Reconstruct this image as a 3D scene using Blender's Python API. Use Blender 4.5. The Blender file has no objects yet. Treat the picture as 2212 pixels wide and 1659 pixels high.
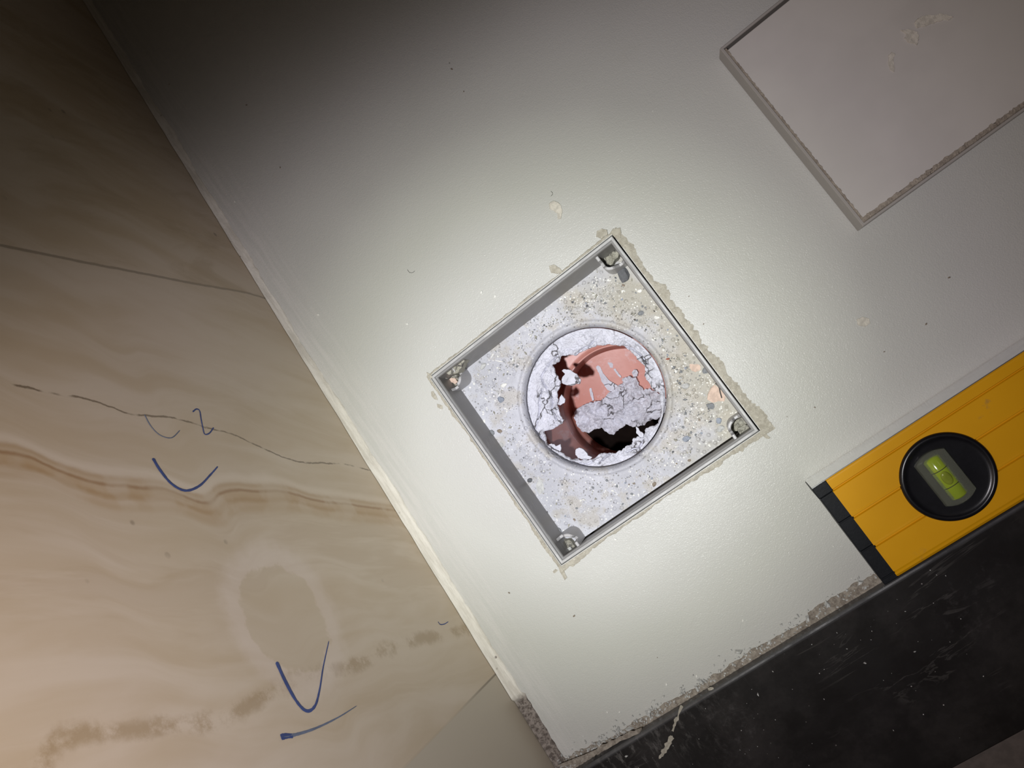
import bpy, bmesh, math, random
from mathutils import Vector, Matrix, noise
random.seed(7)
C = bpy.context.scene
COL = C.collection

# ------------------------------------------------------------------ camera
F = 1661.0; CX, CY = 1106.0, 829.5
RX = Vector((0.78167639, -0.57657159, -0.23779662))
RY = Vector((-0.58806568, -0.80836483, 0.02692696))   # image down
RZ = Vector((-0.20775175, 0.11879186, -0.97094166))   # view direction
CAM = Vector((0.12215017, -0.08031957, 0.40544901))
cd = bpy.data.cameras.new('camera'); cam = bpy.data.objects.new('camera', cd); COL.objects.link(cam)
cam.matrix_world = Matrix(((RX.x, -RY.x, -RZ.x, CAM.x), (RX.y, -RY.y, -RZ.y, CAM.y), (RX.z, -RY.z, -RZ.z, CAM.z), (0, 0, 0, 1)))
cd.sensor_width = 36; cd.sensor_fit = 'HORIZONTAL'; cd.lens = F / 2212 * 36
cd.clip_start = 0.01; cd.clip_end = 20
C.camera = cam

def ray(px, py):
    return (RX * ((px - CX) / F) + RY * ((py - CY) / F) + RZ)
def at(px, py, z=0.0):
    d = ray(px, py); t = (z - CAM.z) / d.z
    return CAM + d * t
WS = 0.047; WX0 = -0.0585                      # wall plane: x = WX0 + WS*y
def on_wall(px, py):
    d = ray(px, py)
    t = (WX0 + WS * CAM.y - CAM.x) / (d.x - WS * d.y)
    return CAM + d * t
def wx(y): return WX0 + WS * y

# ------------------------------------------------------------------ light
C.view_settings.view_transform = 'Standard'; C.view_settings.look = 'None'
C.view_settings.gamma = 1; C.view_settings.use_curve_mapping = False
C.view_settings.exposure = 0.0
w = bpy.data.worlds.new('world'); C.world = w; w.use_nodes = True
w.node_tree.nodes['Background'].inputs[0].default_value = (1.0, 0.80, 0.58, 1)
w.node_tree.nodes['Background'].inputs[1].default_value = 0.010

def torch():
    """hand torch held next to the phone: hot middle, weak outer ring, beam cut off on the far side by an added falloff"""
    ld = bpy.data.lights.new('torch', 'SPOT'); lo = bpy.data.objects.new('torch', ld); COL.objects.link(lo)
    L0 = Vector((.062, -.078, .46)); lo.location = L0
    ad = (Vector((.047, -.062, 0)) - L0).normalized()
    ld.spot_size = math.radians(172); ld.spot_blend = 0.2
    ld.energy = 12.4; ld.shadow_soft_size = 0.006; ld.color = (1, 1, 1)
    ld.use_nodes = True
    nt = ld.node_tree; N = nt.nodes; L = nt.links
    em = N.get('Emission') or N.new('ShaderNodeEmission')
    tc = N.new('ShaderNodeTexCoord')
    def dot(v):
        n = N.new('ShaderNodeVectorMath'); n.operation = 'DOT_PRODUCT'; L.new(tc.outputs['Normal'], n.inputs[0]); n.inputs[1].default_value = v; return n.outputs['Value']
    def mt(op, a, b=None):
        n = N.new('ShaderNodeMath'); n.operation = op
        for i, x in enumerate((a, b)):
            if x is None: continue
            if isinstance(x, float): n.inputs[i].default_value = x
            else: L.new(x, n.inputs[i])
        return n.outputs[0]
    ang = mt('ARCCOSINE', dot(ad))
    cr = N.new('ShaderNodeValToRGB'); L.new(mt('DIVIDE', ang, math.pi / 2), cr.inputs[0])
    stops = [(0, .98, (.97, .97, 1.05)), (10, .93, (.98, 1, 1.0)), (15, .63, (.98, 1.0, .95)), (20, .39, (1, .98, .98)), (25, .31, (1, .94, .98)),
             (30, .24, (1, .92, .92)), (36, .148, (1, .90, .84)), (45, .078, (1, .89, .78)), (60, .04, (1, .87, .72)), (85, .01, (1, .8, .6))]
    el = cr.color_ramp.elements
    while len(el) < len(stops): el.new(.5)
    for e, (p, i, c) in zip(el, stops):
        e.position = p / 90; e.color = (i * c[0], i * c[1], i * c[2], 1)
    u = dot((math.cos(1.45), math.sin(1.45), 0))
    sg = mt('DIVIDE', 1.0, mt('ADD', 1.0, mt('EXPONENT', mt('DIVIDE', mt('SUBTRACT', u, .440), .042))))  # one-sided dimming added to the lamp's beam profile
    sg = mt('ADD', mt('MULTIPLY', sg, .97), .03)
    L.new(cr.outputs[0], em.inputs['Color']); L.new(sg, em.inputs['Strength'])
    return lo
torch()
rl = bpy.data.lights.new('room_lamp', 'AREA'); ro = bpy.data.objects.new('room_lamp', rl); COL.objects.link(ro)
rl.size = 0.35; rl.energy = 0.20; rl.color = (1.0, 0.78, 0.58)
ro.location = (1.35, 0.35, 1.7)
ro.rotation_euler = (Vector((0.2, -0.05, 0)) - Vector(ro.location)).to_track_quat('-Z', 'Y').to_euler()

# ------------------------------------------------------------------ node helpers
class NB:
    def __init__(s, name, base=(.5, .5, .5), rough=.5, metal=0.0, spec=.5):
        s.m = bpy.data.materials.new(name); s.m.use_nodes = True
        s.nt = s.m.node_tree; s.N = s.nt.nodes; s.L = s.nt.links
        s.b = s.N['Principled BSDF']
        s.b.inputs['Base Color'].default_value = (*base, 1); s.b.inputs['Roughness'].default_value = rough
        s.b.inputs['Metallic'].default_value = metal; s.b.inputs['Specular IOR Level'].default_value = spec
        s._pos = None
    def pos(s):
        if s._pos is None:
            tc = s.N.new('ShaderNodeTexCoord'); s._pos = tc.outputs['Object']
        return s._pos
    def put(s, sock, v):
        if isinstance(v, bpy.types.NodeSocket): s.L.new(v, sock)
        elif isinstance(v, tuple) and len(v) == 3 and sock.type == 'RGBA': sock.default_value = (*v, 1)
        else: sock.default_value = v
    def math(s, op, a, b=None, c=None, clamp=False):
        n = s.N.new('ShaderNodeMath'); n.operation = op; n.use_clamp = clamp
        s.put(n.inputs[0], a)
        if b is not None: s.put(n.inputs[1], b)
        if c is not None: s.put(n.inputs[2], c)
        return n.outputs[0]
    def noise(s, scale, detail=4, rough=.55, vec=None, dist=0.0):
        n = s.N.new('ShaderNodeTexNoise'); n.inputs['Scale'].default_value = scale
        n.inputs['Detail'].default_value = detail; n.inputs['Roughness'].default_value = rough
        n.inputs['Distortion'].default_value = dist
        s.L.new(vec if vec is not None else s.pos(), n.inputs['Vector']); return n.outputs['Fac']
    def vor(s, scale, vec=None, feat='F1', out='Distance', rnd=1.0):
        n = s.N.new('ShaderNodeTexVoronoi'); n.feature = feat; n.inputs['Scale'].default_value = scale
        n.inputs['Randomness'].default_value = rnd
        s.L.new(vec if vec is not None else s.pos(), n.inputs['Vector']); return n.outputs[out]
    def ss(s, v, a, b, o0=0.0, o1=1.0):
        n = s.N.new('ShaderNodeMapRange'); n.interpolation_type = 'SMOOTHSTEP'
        s.L.new(v, n.inputs['Value'])
        if a > b: a, b, o0, o1 = b, a, o1, o0
        for k, x in zip(('From Min', 'From Max', 'To Min', 'To Max'), (a, b, o0, o1)): n.inputs[k].default_value = x
        return n.outputs[0]
    def mix(s, f, a, b, mode='MIX'):
        n = s.N.new('ShaderNodeMix'); n.data_type = 'RGBA'; n.blend_type = mode
        s.put(n.inputs[0], f); s.put(n.inputs[6], a); s.put(n.inputs[7], b); return n.outputs[2]
    def mapv(s, scale=(1, 1, 1), rot=(0, 0, 0), loc=(0, 0, 0)):
        n = s.N.new('ShaderNodeMapping'); n.inputs['Scale'].default_value = scale
        n.inputs['Rotation'].default_value = rot; n.inputs['Location'].default_value = loc
        s.L.new(s.pos(), n.inputs['Vector']); return n.outputs[0]
    def xyz(s, v=None):
        n = s.N.new('ShaderNodeSeparateXYZ'); s.L.new(v if v is not None else s.pos(), n.inputs[0]); return n.outputs
    def bump(s, h, strength=.3, dist=.001, prev=None):
        n = s.N.new('ShaderNodeBump'); n.inputs['Strength'].default_value = strength; n.inputs['Distance'].default_value = dist
        s.L.new(h, n.inputs['Height'])
        if prev is not None: s.L.new(prev, n.inputs['Normal'])
        s.L.new(n.outputs[0], s.b.inputs['Normal']); return n.outputs[0]
    def col(s, v): s.put(s.b.inputs['Base Color'], v)
    def rgh(s, v): s.put(s.b.inputs['Roughness'], v)
    def fcurve(s, v, pts):
        n = s.N.new('ShaderNodeFloatCurve'); c = n.mapping.curves[0]
        n.mapping.use_clip = False
        pts = sorted(pts)
        c.points[0].location = pts[0]; c.points[1].location = pts[-1]
        for p in pts[1:-1]: c.points.new(*p)
        n.mapping.update(); s.L.new(v, n.inputs['Value']); return n.outputs[0]

# ------------------------------------------------------------------ materials
def mat_floor():
    b = NB('floor_tile_glaze', rough=.55, spec=.18)
    n1 = b.noise(7, 3); n2 = b.noise(900, 2)
    c = b.mix(b.ss(n1, .35, .65), (.485, .480, .450), (.515, .508, .480))
    sp = b.ss(b.vor(75), .045, .02)
    keep = b.ss(b.noise(30, 2), .60, .66)
    c = b.mix(b.math('MULTIPLY', sp, keep), c, (.10, .085, .07))
    # cement haze wiped along the wall edge
    x = b.xyz(); dw = b.math('SUBTRACT', x[0], b.math('MULTIPLY_ADD', x[1], WS, WX0))
    st = b.noise(1, 5, .65, b.mapv((420, 26, 1)))
    haze = b.math('MULTIPLY', b.ss(dw, .034, .004), b.ss(st, .38, .66))
    c = b.mix(b.math('MULTIPLY', haze, .55), c, (.60, .575, .55))
    # thin wiped film round the drain
    c = b.mix(b.math('MULTIPLY', b.ss(b.noise(45, 5, .7), .58, .75), .12), c, (.44, .42, .36))
    b.col(c)
    b.rgh(b.ss(b.noise(60, 3), .3, .7, .44, .54))
    b.b.inputs['Coat Weight'].default_value = .11; b.b.inputs['Coat Roughness'].default_value = .13
    p = b.bump(b.noise(1300, 2, .6), .55, .00035)
    p = b.bump(b.noise(420, 2, .5), .25, .0004, p)
    b.L.new(p, b.b.inputs['Coat Normal'])
    return b.m
def mat_wall():
    b = NB('marble_wall_tile', rough=.32)
    x = b.xyz(); Y = x[1]; Z = x[2]
    wob = b.math('SUBTRACT', b.noise(28, 4, .6), .5)
    fine = b.math('SUBTRACT', b.noise(160, 4, .65), .5)
    # broad flowing bands that follow the main vein
    pts_main = [(0, 975), (70, 990), (130, 1018), (200, 1042), (280, 1052), (350, 1056), (450, 1085), (480, 1062), (560, 1060), (620, 1062), (680, 1080), (760, 1090), (858, 1104)]
    ZM, Y0, YR = .30, -.32, .64
    def curve(pts):
        q = [on_wall(*p) for p in pts]
        return b.fcurve(b.math('DIVIDE', Z, ZM), [(v.z / ZM, (v.y - Y0) / YR) for v in q])
    def dist(pts, amp=.004, famp=.0012):
        f = b.math('MULTIPLY_ADD', curve(pts), YR, Y0)
        d = b.math('SUBTRACT', Y, f)
        d = b.math('ADD', d, b.math('MULTIPLY', wob, amp))
        return b.math('ADD', d, b.math('MULTIPLY', fine, famp))
    dm = dist(pts_main, .003)
    n = b.N.new('ShaderNodeCombineXYZ'); b.L.new(b.math('MULTIPLY', dm, 55), n.inputs[0]); b.L.new(b.math('MULTIPLY', Z, 9), n.inputs[1])
    bands = b.noise(1.0, 5, .55, n.outputs[0], .6)
    base = b.mix(b.ss(bands, .33, .67), (.57, .45, .31), (.65, .54, .415))
    n2 = b.noise(1.2, 4, .6, b.mapv((1, 14, 6)))
    base = b.mix(b.math('MULTIPLY', b.ss(n2, .45, .7), .5), base, (.71, .60, .49))
    # warm beige stripes just below the main vein
    zone = b.math('MULTIPLY', b.ss(dm, .004, -.002), b.ss(dm, -.085, -.03))
    stripe = b.ss(b.noise(1.0, 4, .6, n.outputs[0], .3), .48, .60)
    base = b.mix(b.math('MULTIPLY', b.math('MULTIPLY', zone, stripe), .35), base, (.44, .31, .17))
    # lighter band above the main vein
    base = b.mix(b.math('MULTIPLY', b.ss(b.math('ABSOLUTE', b.math('SUBTRACT', dm, .006)), .004, .0), .4), base, (.80, .69, .57))
    # main vein : double brown line
    brk = b.ss(b.noise(55, 3), .38, .55)
    for off, wd, st, colr in ((.003, .010, .6, (.46, .29, .13)), (0, .0014, .75, (.33, .18, .075)), (.0045, .0022, .55, (.42, .26, .12)), (-.003, .0018, .45, (.42, .26, .12)), (.009, .003, .4, (.46, .31, .16))):
        m = b.ss(b.math('ABSOLUTE', b.math('ADD', dm, off)), wd, 0.0)
        base = b.mix(b.math('MULTIPLY', b.math('MULTIPLY', m, b.math('MULTIPLY_ADD', brk, .6, .4)), st), base, colr)
    # thin crack line
    d = dist([(0, 826), (60, 838), (120, 852), (185, 862), (240, 880), (280, 895), (330, 900), (380, 905), (450, 925), (500, 938), (560, 965), (635, 995), (700, 1000), (740, 1002), (803, 1018)], .0015, .0022)
    gap = b.ss(b.noise(90, 2), .34, .46)
    base = b.mix(b.math('MULTIPLY', b.math('MULTIPLY', b.ss(b.math('ABSOLUTE', d), .0007, .0002), gap), .8), base, (.16, .11, .06))
    # mottled vein low on the tile
    d = dist([(90, 1645), (150, 1590), (250, 1580), (350, 1570), (460, 1555), (560, 1510), (650, 1465), (780, 1430), (860, 1395), (965, 1370)], .006, .006)
    blot = b.ss(b.noise(48, 6, .72), .42, .58)
    base = b.mix(b.math('MULTIPLY', b.math('MULTIPLY', b.ss(b.math('ABSOLUTE', d), .0048, .0008), blot), .6), base, (.34, .225, .105))
    # joint high up: ridge of the tile joint
    jpts = [(0, 530), (125, 555), (330, 595), (450, 618), (530, 632), (575, 645)]
    d = dist(jpts, .0006, .0010)
    base = b.mix(b.math('MULTIPLY', b.ss(b.math('ABSOLUTE', d), .0011, .0004), .5), base, (.13, .10, .065))
    upper = b.ss(d, -.0005, .0005)
    n3 = b.noise(1.6, 6, .65, b.mapv((1, 30, 9)), .8)
    base = b.mix(b.math('MULTIPLY', b.math('MULTIPLY', upper, b.ss(n3, .46, .66)), .35), base, (.38, .27, .14))
    # vertical fillet mark and stain
    d = dist([(300, 600), (655, 1140), (700, 1230), (800, 1400)], .001, .001) if False else None
    # oval damp patch
    c0 = on_wall(622, 1330); e = on_wall(718, 1330); f0 = on_wall(622, 1240)
    ry = b.math('DIVIDE', b.math('SUBTRACT', Y, c0.y), .0235); rz = b.math('DIVIDE', b.math('SUBTRACT', Z, c0.z), .0235)
    r = b.math('SQRT', b.math('ADD', b.math('MULTIPLY', ry, ry), b.math('MULTIPLY', rz, rz)))
    r = b.math('ADD', r, b.math('MULTIPLY', fine, .35)); r = b.math('ADD', r, b.math('MULTIPLY', wob, .5))
    ring = b.math('MULTIPLY', b.ss(r, .93, 1.02), b.ss(r, 1.55, 1.15))
    base = b.mix(b.math('MULTIPLY', ring, .4), base, (.78, .67, .59))
    base = b.mix(b.math('MULTIPLY', b.ss(r, 1.0, .92), .38), base, (.60, .505, .375))
    # separate tile at the door side: plainer greyer
    p0 = on_wall(1065, 1462); p1 = on_wall(905, 1625)
    k = (p1.y - p0.y) / (p1.z - p0.z)
    dj = b.math('SUBTRACT', Y, b.math('MULTIPLY_ADD', Z, k, p0.y - k * p0.z))
    base = b.mix(b.ss(dj, .0, -.0006), base, (.55, .475, .375))
    base = b.mix(b.math('MULTIPLY', b.ss(b.math('ABSOLUTE', dj), .0008, .0002), b.ss(Z, .07, .01, .1, .8)), base, (.17, .13, .09))
    # freckles
    sp = b.math('MULTIPLY', b.ss(b.vor(60), .10, .05), b.ss(b.noise(18, 2), .56, .62))
    base = b.mix(b.math('MULTIPLY', sp, .5), base, (.15, .10, .06))
    b.col(base)
    b.bump(b.noise(500, 2), .05, .0003)
    return b.m
SY0 = -.2178
def mat_stone():
    b = NB('dark_threshold_stone', rough=.5, spec=.22)
    c = b.mix(b.ss(b.noise(30, 6, .7), .4, .7), (.012, .0105, .010), (.026, .023, .022))
    v1 = b.noise(1, 5, .6, b.mapv((10, 60, 1), (0, 0, .5)), 1.2)
    vein = b.math('MULTIPLY', b.ss(b.math('ABSOLUTE', b.math('SUBTRACT', v1, .5)), .018, .002), b.ss(b.noise(25, 2), .52, .62))
    c = b.mix(b.math('MULTIPLY', vein, .18), c, (.16, .15, .14))
    dust = b.math('MULTIPLY', b.ss(b.noise(16, 4, .7), .50, .72), b.ss(b.noise(260, 3, .7), .5, .75))
    c = b.mix(b.math('MULTIPLY', dust, .22), c, (.15, .14, .14))
    xx = b.xyz()
    near = b.math('MULTIPLY', b.ss(xx[1], SY0 - .045, SY0), b.ss(xx[0], .06, -.05))
    c = b.mix(b.math('MULTIPLY', near, b.math('MULTIPLY', b.ss(b.noise(1, 6, .75, b.mapv((260, 90, 1), (0, 0, .6))), .50, .66), .55)), c, (.20, .19, .18))
    c = b.mix(b.math('MULTIPLY', b.ss(xx[1], SY0 - .0024, SY0 - .0012), .5), c, (.085, .085, .09))  # front edge painted lighter for the floor reflected in its polish
    sp = b.math('MULTIPLY', b.ss(b.vor(230), .10, .05), b.ss(b.noise(40, 3), .57, .66))
    c = b.mix(sp, c, (.42, .39, .37))
    b.col(c); x = b.xyz(); edge = b.ss(x[1], SY0 - .0022, SY0 - .0010)
    b.rgh(b.math('SUBTRACT', b.ss(b.noise(45, 4), .3, .7, .40, .6), b.math('MULTIPLY', edge, .2)))
    b.L.new(b.math('MULTIPLY_ADD', edge, .6, .22), b.b.inputs['Specular IOR Level'])
    b.bump(b.noise(300, 4, .6), .15, .0004)
    return b.m
def mat_grout(name, c0, c1, dark=(.16, .13, .10), bs=.6, spk=.25):
    b = NB(name, rough=.9, spec=.2)
    c = b.mix(b.ss(b.noise(350, 6, .7), .35, .65), c0, c1)
    c = b.mix(b.math('MULTIPLY', b.ss(b.vor(700), .22, .10), spk), c, dark)
    c = b.mix(b.math('MULTIPLY', b.ss(b.noise(900, 2), .62, .7), .5), c, tuple(min(1, v * 1.35) for v in c1))
    b.col(c); b.bump(b.noise(900, 5, .7), bs, .0008)
    return b.m
def mat_caulk():
    b = NB('wall_grout_fillet', rough=.7, spec=.3)
    x = b.xyz()
    st = b.noise(1, 5, .7, b.mapv((500, 40, 300)))
    c = b.mix(b.ss(st, .35, .65), (.60, .56, .49), (.76, .72, .65))
    pit = b.math('MULTIPLY', b.ss(b.vor(180), .18, .08), b.ss(b.noise(50, 2), .55, .62))
    c = b.mix(pit, c, (.16, .13, .11))
    dirt = b.ss(x[1], -.168, -.174)
    c2 = b.mix(b.ss(b.noise(500, 5, .7), .4, .62), (.10, .08, .068), (.28, .24, .21))
    c = b.mix(dirt, c, c2)
    b.col(c); b.bump(b.noise(700, 5, .7), .5, .0006)
    return b.m
def mat_tray():
    b = NB('dusty_drain_tray', rough=.5)
    x = b.xyz()
    c = b.mix(b.ss(b.noise(28, 5, .65), .38, .62), (.42, .42, .45), (.52, .52, .555))
    # sandy cement dust: strongest towards the outer corner on the door side
    g = b.math('ADD', b.math('MULTIPLY', x[0], 9.0), b.math('MULTIPLY', b.math('SUBTRACT', b.noise(22, 4, .6), .5), 2.2))
    sand = b.ss(g, .05, .60)
    c = b.mix(b.math('MULTIPLY', sand, .9), c, (.375, .35, .285))
    c = b.mix(b.math('MULTIPLY', b.ss(b.noise(60, 5, .6), .50, .62), .55), c, (.40, .36, .29))
    dk = b.math('MULTIPLY', b.ss(b.vor(420), .26, .14), b.ss(b.noise(80, 3), .40, .55))
    c = b.mix(b.math('MULTIPLY', dk, .75), c, (.13, .12, .11))
    dk2 = b.math('MULTIPLY', b.ss(b.vor(900), .30, .16), b.ss(b.noise(60, 3), .38, .55))
    c = b.mix(b.math('MULTIPLY', dk2, .5), c, (.20, .17, .14))
    lt = b.math('MULTIPLY', b.ss(b.vor(520), .28, .16), b.ss(b.noise(95, 3), .46, .58))
    c = b.mix(b.math('MULTIPLY', lt, .8), c, (.80, .79, .74))
    b.col(c); b.rgh(.55)
    p = b.bump(b.noise(160, 5, .6), .35, .0012)
    pb = b.math('MULTIPLY', b.ss(b.vor(260), .35, .15), b.ss(b.noise(50, 3), .42, .55))
    p = b.bump(pb, .5, .0012, p)
    b.bump(b.noise(1000, 3, .6), .4, .0005, p)
    return b.m
def mat_plastic(name, c, rough=.4, smear=.35, smc=(.5, .49, .48)):
    b = NB(name, rough=rough)
    st = b.noise(1, 5, .7, b.mapv((120, 120, 500)))
    cc = b.mix(b.math('MULTIPLY', b.ss(st, .56, .70), smear), c, smc)
    b.col(cc); b.bump(b.noise(500, 3), .08, .0004)
    return b.m
def mat_mortar(name, c0=(.76, .76, .82), c1=(.88, .88, .95), crack=.5):
    b = NB(name, rough=.85, spec=.25)
    c = b.mix(b.ss(b.noise(110, 5, .7), .35, .65), c0, c1)
    v = b.vor(140, feat='DISTANCE_TO_EDGE', vec=None)
    c = b.mix(b.math('MULTIPLY', b.ss(b.noise(420, 6, .75), .60, .72), crack), c, (.26, .25, .27))
    cn = b.N.new('ShaderNodeVectorMath'); cn.operation = 'MULTIPLY_ADD'
    nn = b.N.new('ShaderNodeTexNoise'); nn.inputs['Scale'].default_value = 60; nn.inputs['Detail'].default_value = 4; b.L.new(b.pos(), nn.inputs['Vector'])
    b.L.new(nn.outputs['Color'], cn.inputs[0]); cn.inputs[1].default_value = (.02, .02, .02); b.L.new(b.pos(), cn.inputs[2])
    ve = b.vor(75, feat='DISTANCE_TO_EDGE', vec=cn.outputs[0])
    crk = b.math('MULTIPLY', b.ss(ve, .040, .010), b.ss(b.noise(50, 2), .42, .54))
    c = b.mix(b.math('MULTIPLY', crk, .9), c, (.10, .09, .09))
    b.col(c)
    p = b.bump(b.noise(130, 9, .75), .8, .0030)
    b.bump(b.noise(800, 4, .7), .5, .0006, p)
    return b.m
def mat_pipe():
    b = NB('terracotta_plastic_pipe', rough=.38)
    c = b.mix(b.ss(b.noise(35, 4), .35, .65), (.52, .215, .165), (.58, .265, .215))
    sm = b.noise(1, 5, .7, b.mapv((90, 90, 30), (.3, .4, .8)))
    c = b.mix(b.math('MULTIPLY', b.ss(sm, .54, .66), .6), c, (.62, .45, .45))
    b.col(c); b.bump(b.noise(200, 3), .12, .0006)
    return b.m
def mat_yellow():
    b = NB('yellow_painted_aluminium', rough=.42, metal=.0, spec=.2)
    x = b.xyz()
    c = b.mix(b.ss(b.noise(20, 3), .3, .7), (.60, .285, .004), (.66, .32, .006))
    d = b.math('MULTIPLY', b.ss(b.noise(80, 5, .7), .60, .72), b.ss(b.noise(14, 2), .5, .62))
    c = b.mix(b.math('MULTIPLY', d, .55), c, (.22, .15, .07))
    b.col(c); b.bump(b.noise(900, 2), .06, .0003)
    b.b.inputs['Coat Weight'].default_value = .0
    return b.m
def simple(name, c, rough=.5, metal=0, spec=.5, bs=0.0, sc=400, mot=1.0):
    b = NB(name, c, rough, metal, spec)
    cc = b.mix(b.ss(b.noise(sc * .5, 3), .35, .65), tuple(v * (1 - .14 * mot) for v in c), tuple(min(1, v * (1 + .1 * mot)) for v in c)); b.col(cc)
    if bs: b.bump(b.noise(sc, 5, .65), bs, .0008)
    return b.m
def mat_acrylic():
    b = NB('clear_acrylic', (.80, .84, .66), .10)
    b.b.inputs['Transmission Weight'].default_value = .90; b.b.inputs['IOR'].default_value = 1.25
    return b.m
M = dict(floor=mat_floor(), wall=mat_wall(), stone=mat_stone(), caulk=mat_caulk(), tray=mat_tray(),
    grout=mat_grout('beige_grout', (.36, .33, .27), (.47, .44, .37)),
    joint=mat_grout('dirty_joint_mortar', (.20, .17, .14), (.36, .32, .27), spk=.5),
    frame=mat_plastic('grey_drain_plastic', (.235, .225, .215), .42, .45),
    rim=mat_plastic('scuffed_rim_plastic', (.40, .395, .39), .5, .5, (.58, .57, .54)),
    clip=mat_plastic('light_grey_clip_plastic', (.44, .43, .43), .4, .3),
    mortar=mat_mortar('white_mortar'), mortar2=mat_mortar('beige_mortar', (.42, .40, .33), (.55, .53, .45)),
    pipe=mat_pipe(), yellow=mat_yellow(),
    alu=simple('milled_aluminium', (.90, .90, .91), .22, .95, bs=.03, mot=.3),
    cap=simple('black_cap_plastic', (.005, .006, .0085), .5, spec=.22, bs=.08, sc=600),
    ring=simple('black_ring_plastic', (.006, .006, .008), .30, bs=.03, sc=600),
    acryl=mat_acrylic(),
    covertile=simple('cover_tile_glaze', (.555, .525, .495), .48, bs=.03, sc=60, mot=.25),
    coverrim=mat_plastic('cover_edge_plastic', (.36, .335, .31), .45, .5, (.50, .46, .40)),
    covergrout=mat_grout('cover_grout', (.27, .23, .19), (.40, .35, .29), spk=.4),
    plaster=simple('dried_plaster', (.60, .56, .49), .8, bs=.5, sc=900),
    pink=simple('pale_pink_mortar_crumb', (.62, .47, .38), .85, bs=.5, sc=900),
    dark=simple('dark_grey_stone', (.115, .118, .125), .7, bs=.6, sc=1200),
    mid=simple('mid_grey_stone', (.25, .26, .27), .7, bs=.6, sc=1200),
    blue=simple('blue_grey_stone', (.33, .36, .42), .7, bs=.6, sc=1200),
    brown=simple('brown_stone', (.27, .22, .17), .7, bs=.6, sc=1200),
    white=simple('white_plaster_chip', (.82, .81, .76), .7, bs=.4, sc=1200),
    pale=simple('pale_grey_pebble', (.52, .52, .50), .7, bs=.4, sc=1200),
    red=simple('brick_red_crumb', (.32, .10, .06), .8, bs=.4, sc=1200),
    hair=simple('dark_fibre', (.03, .025, .02), .6),
    ink=simple('blue_marker_ink', (.045, .075, .24), .6), inkpale=simple('faded_blue_ink', (.16, .19, .27), .7),
    floor2=simple('outer_floor_tile', (.115, .095, .085), .6, bs=.05),
    black=simple('shaded_dark_pipe', (.03, .014, .011), .7))  # pipe colour darkened to paint the shade of its depth
def mat_fluid():
    b = NB('yellow_green_vial', (.42, .55, .05), .12)
    b.b.inputs['Transmission Weight'].default_value = .35
    b.b.inputs['Coat Weight'].default_value = .5
    return b.m
M['fluid'] = mat_fluid()
M['bore_shade'] = simple('black_bore_shade', (.008, .005, .004), .8, spec=.02)  # near-black colour that paints the shade low in the bore

# ------------------------------------------------------------------ object helpers
def link(o, parent=None):
    COL.objects.link(o)
    if parent is not None: o.parent = parent
    return o
def obj(name, bm, mat, parent=None, smooth=False):
    me = bpy.data.meshes.new(name)
    bmesh.ops.recalc_face_normals(bm, faces=bm.faces)
    bm.to_mesh(me); bm.free()
    for m in (mat if isinstance(mat, (list, tuple)) else [mat]): me.materials.append(m)
    if smooth:
        for p in me.polygons: p.use_smooth = True
    o = bpy.data.objects.new(name, me)
    return link(o, parent)
def obj_local(name, bm, mat, origin, parent=None, smooth=False):
    """geometry given in world coordinates, origin moved to `origin`"""
    bmesh.ops.translate(bm, verts=bm.verts, vec=-Vector(origin))
    o = obj(name, bm, mat, parent, smooth)
    o.location = origin
    return o
def tag(o, label=None, cat=None, group=None, kind=None):
    if label: o['label'] = label
    if cat: o['category'] = cat
    if group: o['group'] = group
    if kind: o['kind'] = kind
    return o
def empty(name, loc=(0, 0, 0)):
    o = bpy.data.objects.new(name, None); o.empty_display_size = .01; o.location = loc; return link(o)
def box(bm, x0, x1, y0, y1, z0, z1):
    v = [bm.verts.new((x, y, z)) for z in (z0, z1) for y in (y0, y1) for x in (x0, x1)]
    for f in ((0, 1, 3, 2), (4, 6, 7, 5), (0, 4, 5, 1), (2, 3, 7, 6), (0, 2, 6, 4), (1, 5, 7, 3)):
        bm.faces.new([v[i] for i in f])
def bevel(bm, w, seg=2):
    bmesh.ops.bevel(bm, geom=list(bm.edges), offset=w, segments=seg, affect='EDGES', profile=.5)
def prism(bm, pts, z0, z1):
    a = [bm.verts.new((p[0], p[1], z0)) for p in pts]; b = [bm.verts.new((p[0], p[1], z1)) for p in pts]
    n = len(pts)
    bm.faces.new(b); bm.faces.new(a[::-1])
    for i in range(n): bm.faces.new((a[i], a[(i + 1) % n], b[(i + 1) % n], b[i]))
def strip(bm, rows, close=False):
    """rows: list of lists of points -> quad grid"""
    V = [[bm.verts.new(p) for p in r] for r in rows]
    n = len(V)
    for i in range(n if close else n - 1):
        r0, r1 = V[i], V[(i + 1) % n]
        for j in range(len(r0) - 1):
            bm.faces.new((r0[j], r0[j + 1], r1[j + 1], r1[j]))
    return V
def nz(x, y, z=0.0, s=1.0, o=4):
    return noise.fractal(Vector((x * s, y * s, z * s)), .8, 2.1, o)
def bez(pts, n):
    """Catmull-Rom through pts"""
    out = []; P = [pts[0]] + list(pts) + [pts[-1]]
    for i in range(1, len(P) - 2):
        for k in range(n):
            t = k / n
            out.append(tuple(.5 * (2 * P[i][a] + (P[i + 1][a] - P[i - 1][a]) * t + (2 * P[i - 1][a] - 5 * P[i][a] + 4 * P[i + 1][a] - P[i + 2][a]) * t * t
                       + (3 * P[i][a] - P[i - 1][a] - 3 * P[i + 1][a] + P[i + 2][a]) * t ** 3) for a in range(len(P[i]))))
    out.append(tuple(pts[-1])); return out
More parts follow.
